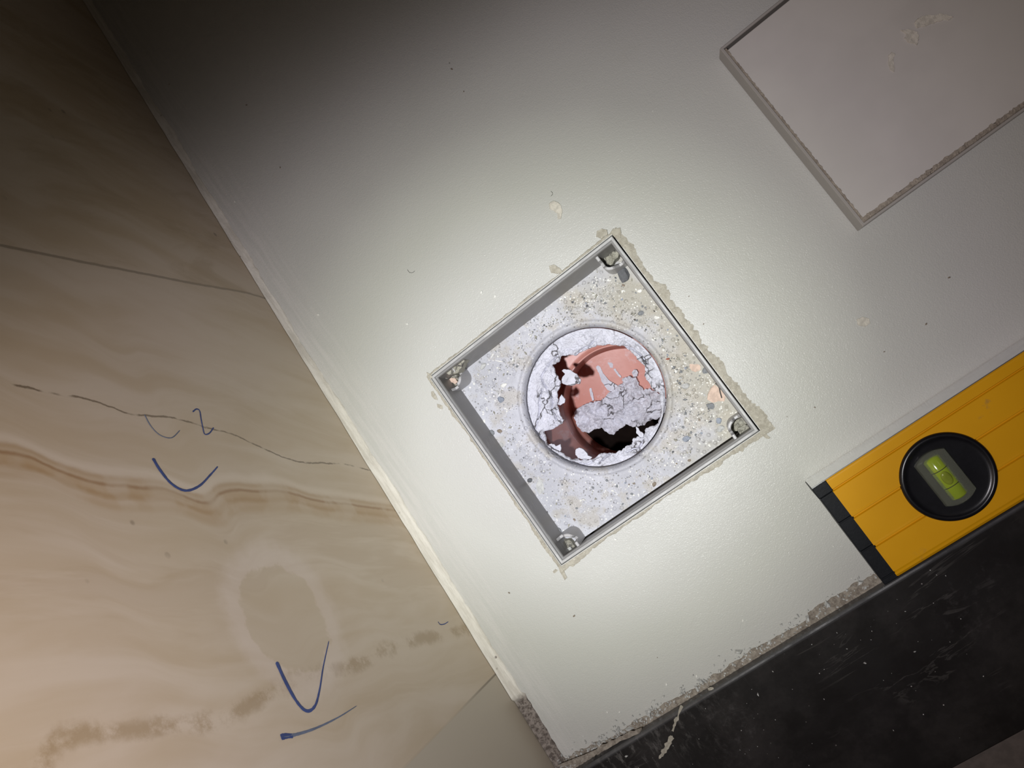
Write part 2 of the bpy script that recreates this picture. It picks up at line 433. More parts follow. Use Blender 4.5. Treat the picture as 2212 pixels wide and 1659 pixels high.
def rough_poly(pts, amp, sub=6, seed=0):
    """closed polygon with subdivided jagged edges"""
    out = []; n = len(pts)
    for i in range(n):
        a = Vector(pts[i][:2]); b = Vector(pts[(i + 1) % n][:2]); d = b - a; nn = Vector((-d.y, d.x)); L = d.length
        if L > 0: nn /= L
        for k in range(sub):
            t = k / sub; p = a + d * t
            out.append(tuple(p + nn * amp * nz(p.x * 400 + seed * 7, p.y * 400, seed, 1.0)))
    return out
def slab(name, pts2, z0, z1, mat, parent=None, amp=.0003, hn=.0006, sub=6, seed=0, smooth=False, fs=130, K=7):
    """irregular slab: jagged outline, bumpy top built from inward rings"""
    o = rough_poly(pts2, amp, sub, seed); n = len(o)
    c = Vector((sum(p[0] for p in o) / n, sum(p[1] for p in o) / n))
    bm = bmesh.new(); rows = []
    rows.append([(c.x + (p[0] - c.x) * .94, c.y + (p[1] - c.y) * .94, z0) for p in o])
    rows.append([(p[0], p[1], z0 + (z1 - z0) * .35) for p in o])
    for k in range(K):
        s = 1 - (k + .35) / (K + .2)
        r = []
        for p in o:
            x = c.x + (p[0] - c.x) * s; y = c.y + (p[1] - c.y) * s
            r.append((x, y, z1 + hn * nz(x * fs, y * fs, seed * 3.1)))
        rows.append(r)
    V = [[bm.verts.new(p) for p in r] for r in rows]
    for a, b in zip(V[:-1], V[1:]):
        for i in range(n): bm.faces.new((a[i], a[(i + 1) % n], b[(i + 1) % n], b[i]))
    cv = bm.verts.new((c.x, c.y, z1 + hn * nz(c.x * fs, c.y * fs, seed * 3.1)))
    for i in range(n): bm.faces.new((V[-1][i], V[-1][(i + 1) % n], cv))
    bm.faces.new(V[0][::-1])
    return obj_local(name, bm, mat, (c.x, c.y, z0), parent, smooth)
def chip_bm(rx, ry, rz, rot, seed, sub=2, ang=.35):
    bm = bmesh.new(); bmesh.ops.create_icosphere(bm, subdivisions=sub, radius=1)
    cr, sr = math.cos(rot), math.sin(rot)
    rnd = random.Random(seed); planes = []
    for i in range(7):
        d = Vector((rnd.uniform(-1, 1), rnd.uniform(-1, 1), rnd.uniform(-.7, .9))).normalized(); planes.append((d, rnd.uniform(.55, .85)))
    for v in bm.verts:
        p = v.co.copy()
        for d, h in planes:
            t = p.dot(d)
            if t > h: p -= d * (t - h)
        p *= 1 + .10 * nz(p.x * 2 + seed, p.y * 2, p.z * 2)
        x, y = p.x * rx, p.y * ry
        v.co = Vector((x * cr - y * sr, x * sr + y * cr, p.z * rz))
    zmin = min(v.co.z for v in bm.verts)
    for v in bm.verts: v.co.z -= zmin
    return bm

# ================================================================== SETTING
TZ = -0.028                                   # drain tray level
DR = 0.125                                    # drain opening side
HX0, HX1, HY0, HY1 = -.0004, .1257, -.1254, .0004   # cut-out in the floor tile
bm = bmesh.new()
SY = -.2178; STZ = .008
def hole_floor(bm, X0, X1, Y0, Y1, zt, zb):
    o = [(X0, Y0), (X1, Y0), (X1, Y1), (X0, Y1)]; i = [(HX0, HY0), (HX1, HY0), (HX1, HY1), (HX0, HY1)]
    T = [bm.verts.new((*p, zt)) for p in o]; t = [bm.verts.new((*p, zt)) for p in i]
    B = [bm.verts.new((*p, zb)) for p in o]; b_ = [bm.verts.new((*p, zb)) for p in i]
    for k in range(4):
        j = (k + 1) % 4
        bm.faces.new((T[k], T[j], t[j], t[k])); bm.faces.new((B[j], B[k], b_[k], b_[j]))
        bm.faces.new((T[j], T[k], B[k], B[j])); bm.faces.new((t[k], t[j], b_[j], b_[k]))
hole_floor(bm, -.09, 1.1, SY - .002, 1.3, 0, -.012)
tag(obj('floor', bm, M['floor']), kind='structure', label='pale grey glazed floor tile with a square drain cut-out')
# outer floor beyond the threshold
bm = bmesh.new(); box(bm, -.09, 1.1, -.9, -.305, -.012, .0)
tag(obj('floor_outer', bm, M['floor2']), kind='structure')
# screed under the tile, open below the drain
bm = bmesh.new()
for a in ((-.09, -.003, -.9, 1.3), (.128, 1.1, -.9, 1.3), (-.003, .128, -.9, -.128), (-.003, .128, .003, 1.3)):
    box(bm, *a, -.26, -.0125)
tag(obj('floor_screed', bm, M['joint']), kind='structure')
# wall
bm = bmesh.new()
ya, yb = -.9, 1.3
pts = [(wx(ya), ya), (wx(yb), yb), (wx(yb) - .012, yb), (wx(ya) - .012, ya)]
prism(bm, pts, .0008, 1.5)
tag(obj('wall_left', bm, M['wall']), kind='structure')
# threshold stone with bevelled edge
bm = bmesh.new()
prof = [(SY, -.012), (SY, STZ - .0012), (SY - .0004, STZ - .0004), (SY - .0012, STZ), (-.3035, STZ), (-.3043, STZ - .0008), (-.3045, -.012)]
xs = [wx(-.26) + .001 + i * (1.1 - wx(-.26)) / 40 for i in range(41)]
V = strip(bm, [[(x, p[0], p[1]) for p in prof] for x in xs])
bm.faces.new(V[0]); bm.faces.new(V[-1][::-1])
tag(obj('trim_1', bm, M['stone']), kind='structure', label='dark polished stone threshold strip')
# grout fillet along the wall
bm = bmesh.new(); rows = []
N = 520
for i in range(N + 1):
    y = -.222 + (.6 + .222) * i / N
    wd = .0036 + .0014 * nz(y * 25, 0, 3) + (.0022 if y < -.05 else .0022 * max(0, 1 - (y + .05) / .1)) + .0005 * nz(y * 260, 5, 3)
    wd = max(.0014, wd); hw = .0032 + .0006 * nz(y * 40, 9, 1)
    if y < -.17: wd += .0012; hw *= .35
    x = wx(y)
    r = []
    for k in range(7):
        t = k / 6
        zz = hw * (1 - t) ** 1.3 + .00015
        if 0 < k < 6: zz += .0004 * nz(y * 500, t * 6, 2) + (.0007 * nz(y * 300, t * 3, 7) if y < -.17 else 0)
        r.append((x + .0002 + wd * t, y, max(.0001, zz)))
    r.append((x + .0002 + wd, y, -.0004))
    rows.append(r)
strip(bm, rows)
tag(obj('trim_2', bm, M['caulk'], smooth=True), kind='structure', label='whitish grout fillet along the foot of the wall')
# mortar joint along the threshold
bm = bmesh.new(); rows = []
N = 700
for i in range(N + 1):
    x = -.0675 + (.50 + .0675) * i / N
    wd = .0036 + .0014 * nz(x * 30, 2, 4) + .0009 * nz(x * 200, 5, 4) + (.003 if x < -.035 else 0) * max(0, min(1, (-.035 - x) / .02))
    if x > .09: wd += .0018
    wd = max(.0016, wd); r = [(x, SY + wd + .0002, -.0003)]
    for k in range(8):
        t = k / 7
        r.append((x, SY + wd * (1 - t), .0003 + .0011 * t + (.0005 * nz(x * 600, t * 5, 1) if x > -.03 else .0011 * nz(x * 450, t * 4, 1))))
    rows.append(r)
strip(bm, rows)
tag(obj('trim_3', bm, M['joint']), kind='structure', label='dirty mortar joint between floor tile and threshold')

# pen marks on the wall tile
def pen(pts, w0, w1, mat, name='pen_mark'):
    q = bez([tuple(on_wall(*p)) for p in pts], 10)
    bm = bmesh.new(); rows = []
    n = len(q)
    for i, p in enumerate(q):
        a = Vector(q[max(0, i - 1)]); b = Vector(q[min(n - 1, i + 1)]); d = (b - a).normalized()
        s = Vector((1, -WS, 0)).normalized().cross(d).normalized()
        t = i / (n - 1); ww = (w0 + (w1 - w0) * t) * (1 + .25 * nz(t * 20, 3)) / 2
        if i in (0, n - 1): ww *= .4
        o = Vector((.00012, 0, 0)); c = Vector(p) + o
        rows.append([tuple(c + s * ww), tuple(c + Vector((.00008, 0, 0))), tuple(c - s * ww)])
    strip(bm, rows)
    return bm
wl = bpy.data.objects['wall_left']
for nm, pts, w0, w1, mt in (
    ('pen_mark', [(330, 990), (345, 1015), (370, 1045), (400, 1060), (430, 1050), (455, 1025), (470, 1008)], .0017, .0006, 'ink'),
    ('pen_mark', [(312, 896), (325, 920), (345, 940), (370, 946), (388, 930)], .0006, .0004, 'inkpale'),
    ('pen_mark', [(416, 890), (424, 884), (431, 888), (434, 905), (438, 925), (442, 938), (452, 936), (461, 924)], .0007, .0006, 'ink'),
    ('pen_mark', [(597, 1430), (615, 1470), (640, 1515), (662, 1536), (680, 1525), (690, 1490), (698, 1440), (710, 1385)], .0020, .0004, 'ink'),
    ('pen_mark', [(608, 1592), (635, 1588), (680, 1574), (730, 1550), (770, 1525)], .0014, .0003, 'inkpale'),
    ('pen_mark', [(606, 1593), (618, 1590), (632, 1590)], .0022, .0016, 'ink'),
    ('pen_mark', [(946, 1343), (951, 1349), (960, 1348), (968, 1343)], .0007, .0004, 'ink')):
    obj(nm, pen(pts, w0, w1, mt), M[mt], wl)

# ================================================================== DRAIN
drain = empty('floor_drain', (.0625, -.0625, TZ))
tag(drain, 'square grey floor drain body with its cover taken out, set in pale tile', 'floor drain')
O = Vector((.0625, -.0625, TZ))
def dpart(name, bm, mat, smooth=False, parent=None, origin=None):
    bmesh.ops.translate(bm, verts=bm.verts, vec=-O)
    return obj(name, bm, mat, parent or drain, smooth)
# frame wall : profile swept round the square
def sq(bm, prof, x0, x1, y0, y1, n=60, wob=0.0):
    """prof: (inset, z) list swept round rectangle"""
    rows = []
    cs = [(x0, y0), (x1, y0), (x1, y1), (x0, y1)]
    for c in range(4):
        a = cs[c]; b = cs[(c + 1) % 4]
        for k in range(n):
            t = k / n; r = []
            for ins, z in prof:
                ax = min(max(a[0], x0 + ins), x1 - ins); ay = min(max(a[1], y0 + ins), y1 - ins)
                bx = min(max(b[0], x0 + ins), x1 - ins); by = min(max(b[1], y0 + ins), y1 - ins)
                x = ax + (bx - ax) * t; y = ay + (by - ay) * t
                g = wob * nz(x * 120, y * 120, ins * 900) if ins > 0 else 0
                r.append((x, y, z + g))
            rows.append(r)
    strip(bm, rows, close=True)
bm = bmesh.new()
sq(bm, [(.0022, -.0022), (.0026, -.0030), (.0028, TZ - .0005)], 0, DR, -DR, 0)
for v in bm.verts:
    if v.co.z < -.02: v.co.y -= .0014
dpart('frame_wall', bm, M['frame'])
bm = bmesh.new()
sq(bm, [(0, -.010), (0, .0001), (.0003, .0004), (.0013, .0004), (.0016, .0001), (.0017, -.0010), (.0023, -.0022)], 0, DR, -DR, 0, wob=.00022)
dpart('frame_rim', bm, M['rim'])
# tray with a turned-down hole
HC = Vector((.0632, -.0615)); HR = .0402
bm = bmesh.new(); A = 240; rows = []
x0, x1, y0, y1 = .0024, DR - .0024, -DR + .0024, -.0024
for i in range(A):
    th = 2 * math.pi * i / A; c, s = math.cos(th), math.sin(th)
    tx = ((x1 - HC.x) / c if c > 0 else (x0 - HC.x) / c) if abs(c) > 1e-9 else 9
    ty = ((y1 - HC.y) / s if s > 0 else (y0 - HC.y) / s) if abs(s) > 1e-9 else 9
    R = min(tx, ty); r = []
    for k in range(15):
        rr = R + (HR + .0048 - R) * k / 14
        x, y = HC.x + c * rr, HC.y + s * rr
        r.append((x, y, TZ + (.00035 * nz(x * 130, y * 130, 2) if 0 < k < 14 else 0) + .0012 * (1 - k / 14)))
    for dr, dz in ((.0042, -.0001), (.0036, .0004), (.0028, .0007), (.0020, .0006), (.0012, .0000), (.0005, -.0012), (.0001, -.0028), (0, -.005), (0, -.014)):
        rr = HR + dr; r.append((HC.x + c * rr, HC.y + s * rr, TZ + dz))
    rows.append(r)
# snap corner columns
strip(bm, rows, close=True)
tray = dpart('tray', bm, M['tray'], smooth=True)
# corner clips
def clip(cx, cy, sx, sy, L=.0100):
    """curved upright tab across a corner; cx,cy the inner corner, sx,sy point into the drain"""
    R = .0042; H = L - .0004; Zt = -.0065
    path = [(L, .0002), (L, .0016), (L, .0028), (L, .0034), (L, H - R)]
    for k in range(1, 9):
        a = math.pi / 2 * k / 8
        path.append((L - R + R * math.cos(a), H - R + R * math.sin(a)))
    path += [(.0034, H), (.0028, H), (.0016, H), (.0002, H)]
    tops = [Zt + .001, Zt + .001, Zt + .001, Zt - .006, Zt - .005] + [Zt - .002, Zt - .0005] + [Zt] * 5 + [Zt - .001] + [Zt - .007, Zt - .007, Zt - .007, Zt - .003]
    bm = bmesh.new(); rows = []; n = len(path)
    for i, p in enumerate(path):
        a = Vector(path[max(0, i - 1)]); b = Vector(path[min(n - 1, i + 1)]); d = (b - a).normalized(); nn = Vector((-d.y, d.x)) * .0008
        q0 = Vector(p) + nn; q1 = Vector(p) - nn
        W = lambda q, z: (cx + sx * q.x, cy + sy * q.y, z)
        zt = tops[i]
        rows.append([W(q0, TZ - .0005), W(q0, zt - .0003), W(q0 * .7 + q1 * .3, zt), W(q0 * .3 + q1 * .7, zt), W(q1, zt - .0003), W(q1, TZ - .0005), W(q0, TZ - .0005)])
    V = strip(bm, rows)
    bm.faces.new(V[0][:-1]); bm.faces.new(V[-1][:-1][::-1])
    bmesh.ops.remove_doubles(bm, verts=bm.verts, dist=1e-6)
    dpart('corner_clip', bm, M['clip'])
e = .0026
clip(DR - e, -e, -1, -1, .0104); clip(e, -e, 1, -1, .0094); clip(e, -DR + e - .0005, 1, 1, .0094); clip(DR - e, -DR + e - .0005, -1, 1, .0090)
# make drain local to the empty
# (parts already shifted by O)

# grout residue round the drain
rnd = random.Random(3)
def residue():
    bm = bmesh.new(); rows = []
    g = .0003
    cs = [(HX0, HY0), (HX1, HY0), (HX1, HY1), (HX0, HY1)]
    n = 300
    base = [.0016, .0038, .0010, .0014]          # widths: lower, right, upper, left side
    for c in range(4):
        a, b = cs[c], cs[(c + 1) % 4]
        nx, ny = [(0, -1), (1, 0), (0, 1), (-1, 0)][c]
        px, py = [(0, -1), (1, 0), (0, 1), (-1, 0)][c]
        for k in range(n + 1):
            t = k / n; x = a[0] + (b[0] - a[0]) * t; y = a[1] + (b[1] - a[1]) * t
            wd = base[c] * (1 + .8 * nz(x * 47, y * 47, c + .3) + .32 * nz(x * 173, y * 173, c + 5.2) + .22 * nz(x * 611, y * 611, c + 8.1))
            if c == 0: wd *= .7 + .9 * abs(t - .45) * 2
            if c == 1: wd *= .75 + .5 * (1 - t)
            wd = max(.00035, wd)
            ex = 0
            if t < .02: ex = -1
            if t > .98: ex = 1
            tx, ty = (b[0] - a[0]) / abs((b[0] - a[0]) + (b[1] - a[1])), (b[1] - a[1]) / abs((b[0] - a[0]) + (b[1] - a[1]))
            r = []
            for m in range(6):
                s = m / 5
                q = (x + nx * (g + wd * s) + tx * ex * wd * s * .6, y + ny * (g + wd * s) + ty * ex * wd * s * .6)
                h = (.00045 + .0003 * nz(q[0] * 500, q[1] * 500, 9)) * (1 - s ** 3) + .00005
                r.append((*q, h))
            rows.append(r)
    strip(bm, rows, close=True)
    return bm
o = obj_local('grout_residue', residue(), M['grout'], (.0625, .0025, 0))
tag(o, 'jagged beige grout residue smeared on the floor tile all round the open drain', 'grout residue')
def smear(name, px, label, cat, z=.0005, mat='grout', amp=.0003, group=None, hn=.0003, base=0.0, sub=5, seed=1):
    o = slab(name, [at(*p, base) for p in px], base, base + z, M[mat], amp=amp, hn=hn, sub=sub, seed=seed)
    return tag(o, label, cat, group)
smear('grout_streak', [(1206, 1222), (1214, 1224), (1220, 1236), (1225, 1248), (1220, 1253), (1215, 1244), (1209, 1234)], 'short beige grout tail running off the lowest corner of the drain', 'grout streak')
smear('grout_streak', [(1642, 928), (1650, 932), (1658, 940), (1664, 945), (1660, 949), (1652, 945), (1645, 938)], 'short beige grout tail running off the right corner of the drain', 'grout streak')
smear('grout_streak', [(1643, 922), (1650, 920), (1658, 914), (1666, 912), (1667, 918), (1658, 924), (1650, 929)], 'pale brown grout wisp pointing up and right from the right corner of the drain', 'grout streak', z=.0004)
smear('grout_streak', [(922, 804), (927, 806), (933, 812), (936, 818), (930, 817), (924, 811)], 'tiny grout tail off the left corner of the drain', 'grout streak')
smear('grout_dab', [(1288, 512), (1290, 500), (1300, 494), (1312, 497), (1313, 507), (1300, 516)], 'rounded beige grout dab beside the topmost corner of the drain', 'grout dab', z=.0009)
smear('grout_dab', [(1318, 502), (1324, 494), (1340, 492), (1343, 502), (1340, 516), (1350, 527), (1345, 535), (1334, 520)], 'ragged grout patch just right of the topmost corner of the drain', 'grout dab', z=.0008)
smear('grout_dab', [(1599, 962), (1606, 958), (1608, 970), (1604, 976), (1596, 973)], 'small grey-brown grout dab below the right corner of the drain', 'grout dab', z=.0008)
smear('grout_dab', [(1194, 1234), (1200, 1228), (1206, 1232), (1200, 1238), (1196, 1239)], 'small grout dab left of the lowest corner of the drain', 'grout dab')
smear('grout_dab', [(931, 846), (936, 844), (943, 856), (946, 864), (938, 862), (932, 856)], 'faint beige grout dab outside the left edge of the drain', 'grout dab', z=.0003)
smear('grout_dab', [(944, 872), (957, 876), (956, 884), (945, 880)], 'pinkish grout fleck outside the left edge of the drain, second down from the left corner', 'grout dab', z=.0003)
smear('grout_dab', [(1186, 574), (1198, 572), (1210, 580), (1216, 588), (1204, 592), (1190, 590)], 'beige grout dab on the tile touching the upper left edge of the drain', 'grout dab', z=.0005)

# ------------------------------------------------------------------ waste pipe
pipe = empty('waste_pipe', (HC.x, HC.y, -.20))
tag(pipe, 'terracotta coloured plastic waste pipe seen through the round hole of the drain', 'waste pipe')
def lathe(name, cx, cy, prof, mat, parent, org, n=160, smooth=True):
    bm = bmesh.new(); rows = []
    for i in range(n):
        a = 2 * math.pi * i / n
        rows.append([(cx + r * math.cos(a) - org[0], cy + r * math.sin(a) - org[1], z - org[2]) for r, z in prof])
    strip(bm, rows, close=True)
    return obj(name, bm, mat, parent, smooth)
PO = (HC.x, HC.y, -.20)
zs = -.100
pc = at(1341, 872, zs); pr = 125 * (CAM.z - zs) / F * 1.0
def loft():
    bm = bmesh.new(); rows = []; n = 180; scx, scy = (HC.x + pc.x) / 2, (HC.y + pc.y) / 2
    for i in range(n):
        a = 2 * math.pi * i / n; c, q = math.cos(a), math.sin(a)
        k = max(0.0, min(1.0, (c * -.80 + q * -.60 - .05) / .5)); k = k * k * (3 - 2 * k)
        zo = (zs + .0005) * (1 - k) + (-.036) * k
        ro = .0455
        r = [(scx + ro * c, scy + ro * q, TZ - .014)]
        if k < .02: r.append((scx + ro * c, scy + ro * q, zo + .002))
        else: r.append((scx + ro * c, scy + ro * q, min(TZ - .016, zo + .002) if k > .5 else zo + .002))
        for t, dz in ((0, 0), (.35, 0), (.7, 0), (.9, 0), (.96, .0012), (1.0, .0004)):
            x1, y1 = pc.x + pr * c, pc.y + pr * q
            x0, y0 = (scx + ro * c) * (1 - k) + (x1 + .009 * c) * k, (scy + ro * q) * (1 - k) + (y1 + .009 * q) * k
            r.append((x0 + (x1 - x0) * t, y0 + (y1 - y0) * t, zo + (zs - zo) * t + dz))
        rows.append([(p[0] - PO[0], p[1] - PO[1], p[2] - PO[2]) for p in r])
    strip(bm, rows, close=True)
    return obj('pipe_socket', bm, M['pipe'], pipe, True)
loft()
lathe('pipe_bore', pc.x, pc.y, [(pr, zs), (pr - .001, -.118), (pr - .0005, -.1185), (pr - .002, -.120), (pr - .002, -.155)], M['pipe'], pipe, PO)
def elbow():
    """floor of the bend: shallow at the far side, dropping away towards the door side"""
    bm = bmesh.new(); rows = []; n = 96; K = 30; r0 = pr - .0005; dx, dy = -.50, -.86
    for i in range(n):
        a = 2 * math.pi * i / n; r = []
        for j in range(K + 1):
            q = r0 * (1 - j / K) + 1e-5; x, y = q * math.cos(a), q * math.sin(a)
            u = (x * dx + y * dy) / r0; v = (x * dy - y * dx) / r0
            z = -.1195 - .006 * (u + 1) + .006 * v * v - .12 * max(0, u - .10) ** .8
            r.append((pc.x + x - PO[0], pc.y + y - PO[1], z - PO[2]))
        rows.append(r)
    strip(bm, rows, close=True)
    return obj('pipe_bend', bm, M['pipe'], pipe, True)
elbow()
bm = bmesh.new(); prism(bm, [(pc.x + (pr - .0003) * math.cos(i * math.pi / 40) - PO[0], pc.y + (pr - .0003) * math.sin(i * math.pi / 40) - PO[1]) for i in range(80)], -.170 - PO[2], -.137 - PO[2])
wt = obj('bore_shade_disc', bm, M['bore_shade'], pipe); wt['label'] = 'black disc standing in for the shade deep in the pipe'  # added black disc, painted shade where the pipe drops away

# mortar crust round the hole
def c8(x, y): return (1080 + x / 4.485, 680 + y / 4.485)
edge = [(735, 385), (800, 350), (880, 322), (950, 288), (1010, 296), (1060, 284), (1130, 290), (1200, 300), (1250, 345), (1290, 370), (1325, 425), (1355, 455), (1400, 492), (1412, 540), (1400, 585), (1430, 640), (1470, 705),
        (1540, 760), (1556, 830), (1560, 920), (1548, 1000), (1530, 1062), (1470, 1082), (1415, 1105), (1398, 1150), (1395, 1195), (1330, 1180), (1285, 1220), (1275, 1262), (1230, 1272), (1180, 1318), (1130, 1338), (1050, 1345),
        (980, 1345), (930, 1378), (905, 1405), (850, 1405), (770, 1412), (700, 1408), (640, 1372), (590, 1335), (520, 1300), (450, 1255), (432, 1190), (412, 1110), (500, 1115), (560, 1080), (622, 1015), (578, 985),
        (560, 905), (540, 870), (566, 820), (552, 755), (582, 650), (552, 600), (522, 522), (505, 488), (560, 455), (600, 400), (660, 388)]
ZC = TZ - .0045
CREASE = [[at(*c8(*p), ZC) for p in l] for l in (
    [(400, 590), (420, 660), (470, 740), (510, 850), (500, 920), (545, 1015)], [(410, 720), (385, 820), (380, 950), (345, 1095)],
    [(735, 385), (800, 325), (870, 300), (905, 255)], [(1390, 1215), (1350, 1290), (1290, 1300), (1230, 1330)], [(560, 395), (480, 470), (400, 590)],
    [(1060, 1350), (1000, 1400), (960, 1440)], [(1200, 300), (1290, 330), (1370, 400), (1440, 480)], [(430, 1240), (400, 1180), (330, 1120)], [(900, 1420), (840, 1450), (740, 1440), (640, 1410)])]
def crease(x, y):
    m = 1.0
    for l in CREASE:
        for a, b in zip(l[:-1], l[1:]):
            dx, dy = b.x - a.x, b.y - a.y; t = max(0, min(1, ((x - a.x) * dx + (y - a.y) * dy) / (dx * dx + dy * dy)))
            m = min(m, math.hypot(x - a.x - dx * t, y - a.y - dy * t))
    return m + .0003 * nz(x * 700, y * 700, 3)
def crust():
    pts = [at(*c8(*p), ZC) for p in edge]
    o = rough_poly([(p.x, p.y) for p in pts], .0007, 9, 4)
    n = len(o); bm = bmesh.new(); rows = []
    # angles of outer circle spread smoothly
    ang = []
    for p in o: ang.append(math.atan2(p[1] - HC.y, p[0] - HC.x))
    un = [ang[0]]
    for a in ang[1:]:
        d = (a - un[-1] + math.pi) % (2 * math.pi) - math.pi; un.append(un[-1] + d)
    tot = -2 * math.pi if un[-1] < un[0] else 2 * math.pi
    # monotone by running extremum + smoothing
    s = -1 if tot < 0 else 1; mono = [s * u for u in un]
    for i in range(1, n): mono[i] = max(mono[i], mono[i - 1] + 1e-4)
    sm = []
    for i in range(n):
        acc = 0
        for k in range(-14, 15):
            j = i + k; w_ = 0
            if j < 0: w_ = -2 * math.pi; j += n
            elif j >= n: w_ = 2 * math.pi; j -= n
            acc += mono[j] + w_
        sm.append(s * acc / 29)
    RR = HR - .0006
    for i, p in enumerate(o):
        a = sm[i]; q = (HC.x + RR * math.cos(a), HC.y + RR * math.sin(a)); r = []
        L = math.hypot(q[0] - p[0], q[1] - p[1]); th = .0016 + .0012 * (nz(p[0] * 200, p[1] * 200, 8) + .5)
        r.append((q[0], q[1], ZC - .006))
        K = 48
        for k in range(K + 1):
            t = k / K; x = q[0] + (p[0] - q[0]) * t; y = q[1] + (p[1] - q[1]) * t
            z = ZC - .0010 + .0016 * math.sin(min(1, t * 1.4) * math.pi * .5) + .0026 * nz(x * 120, y * 120, 4, 1, 6) * min(1, t * 3) * (.3 + .9 * t) - .0016 * t * t
            cd_ = crease(x, y); z += -.0022 * math.exp(-(max(0, cd_) / .00045) ** 2) + .0006 * math.exp(-((cd_ - .0015) / .0010) ** 2) + .0006 * nz(x * 520, y * 520, 11)
            r.append((x, y, z))
        for dz, io in ((-.5 * th, .0002), (-th, -.0002), (-th * 1.15, -.0012)):
            ux, uy = (p[0] - q[0]) / (L + 1e-9), (p[1] - q[1]) / (L + 1e-9)
            r.append((p[0] + ux * io, p[1] + uy * io, r[K + 1][2] + dz))
        rows.append(r)
    strip(bm, rows, close=True)
    return bm
o = obj_local('mortar_crust', crust(), M['mortar'], (HC.x, HC.y, ZC))
tag(o, 'jagged ring of white mortar crusted inside the round hole of the drain', 'mortar crust')
def flake(name, px, z, t, label, mat='mortar', seed=1, hn=.0008, tilt=None, group=None, amp=.0004):
    o = slab(name, [at(*c8(*p), z) for p in px], z, z + t, M[mat], amp=amp, hn=hn, sub=5, seed=seed, K=30 if len(px) > 25 else 9)
    if tilt: o.rotation_euler = tilt
    return tag(o, label, 'mortar flake' if name == 'mortar_flake' else 'mortar lump', group)
flake('mortar_flake', [(592, 640), (612, 598), (640, 560), (600, 540), (622, 522), (690, 535), (745, 575), (782, 618), (778, 668), (745, 672), (700, 690), (640, 680), (600, 662)], ZC - .008, .0012,
      'leaf-shaped white mortar flake hanging in the hole, upper left of the pipe', seed=2, tilt=(.0, .05, 0))
flake('mortar_flake', [(585, 800), (600, 772), (640, 815), (625, 850), (590, 875), (560, 870)], ZC - .006, .0015, 'small white mortar flake jutting from the middle of the left crust', seed=3)
flake('mortar_flake', [(478, 1255), (500, 1243), (530, 1250), (545, 1275), (590, 1250), (602, 1290), (590, 1320), (550, 1310), (500, 1285)], ZC - .004, .002, 'small white mortar flake over the dark hole at its lower left', seed=4)
flake('mortar_flake', [(738, 1300), (770, 1282), (815, 1300), (850, 1330), (862, 1365), (900, 1375), (880, 1398), (820, 1392), (760, 1385), (735, 1345)], ZC - .004, .0026, 'rough white mortar lump on the lowest edge of the hole', seed=5, hn=.0015)
flake('mortar_flake', [(1318, 1080), (1345, 1095), (1365, 1130), (1392, 1150), (1388, 1190), (1350, 1180), (1322, 1140)], ZC - .003, .002, 'curled white mortar flake at the lower right rim of the hole', seed=6, hn=.0014)
flake('mortar_flake', [(1170, 1330), (1200, 1290), (1260, 1268), (1290, 1280), (1270, 1310), (1220, 1335)], ZC - .003, .0022, 'flat white mortar flake low on the right side of the hole', seed=7)
# mortar lying on the bend deeper in the pipe
ZL = -.130
flake('mortar_lump', [(742, 940), (780, 900), (830, 862), (900, 832), (925, 850), (970, 830), (1030, 800), (1080, 750), (1130, 715), (1150, 690), (1200, 655), (1240, 605), (1290, 582), (1330, 600), (1370, 660), (1405, 720), (1470, 705), (1560, 750), (1620, 800), (1640, 900),
      (1560, 985), (1480, 1000), (1420, 1050), (1330, 1065), (1240, 1050), (1190, 1085), (1130, 1140), (1060, 1130), (1010, 1085), (940, 1090), (890, 1130), (830, 1110), (780, 1060), (755, 1010)], ZL, .016, 'large grey-white lump of mortar lying deep in the pink pipe', seed=8, hn=.004, amp=.0011)
flake('mortar_smear' if False else 'mortar_lump', [(930, 500), (950, 482), (975, 500), (985, 545), (1030, 600), (1080, 650), (1150, 690), (1140, 745), (1070, 748), (1020, 700), (985, 640), (960, 560)], -.1225, .0022,
      'thin tongue-shaped mortar smear on the pink pipe beside the large lump', seed=9, hn=.0006)
flake('mortar_lump', [(1283, 560), (1300, 532), (1330, 532), (1345, 560), (1338, 595), (1300, 600)], -.1215, .006, 'small round mortar blob at the top of the large lump in the pipe', seed=10, hn=.0008)
flake('mortar_lump', [(1100, 525), (1120, 520), (1150, 560), (1180, 605), (1165, 608), (1130, 570)], -.1222, .0014, 'thin white streak of mortar on the pink pipe near its top', seed=11, hn=.0003)

flake('mortar_lump', [(1195, 615), (1235, 600), (1245, 625), (1200, 645), (1185, 640)], -.1215, .006, 'bright white mortar crumb on the upper edge of the large lump in the pipe', seed=12, hn=.0006)
flake('mortar_lump', [(868, 715), (885, 705), (905, 770), (915, 830), (900, 838), (880, 790)], -.1222, .0012, 'faint white dribble on the pink pipe left of the large lump', seed=13, hn=.0003)
flake('mortar_lump', [(1045, 465), (1075, 455), (1095, 480), (1100, 515), (1070, 512)], -.1222, .0013, 'small white dab on the pink pipe near the crust at its top', seed=14, hn=.0003)
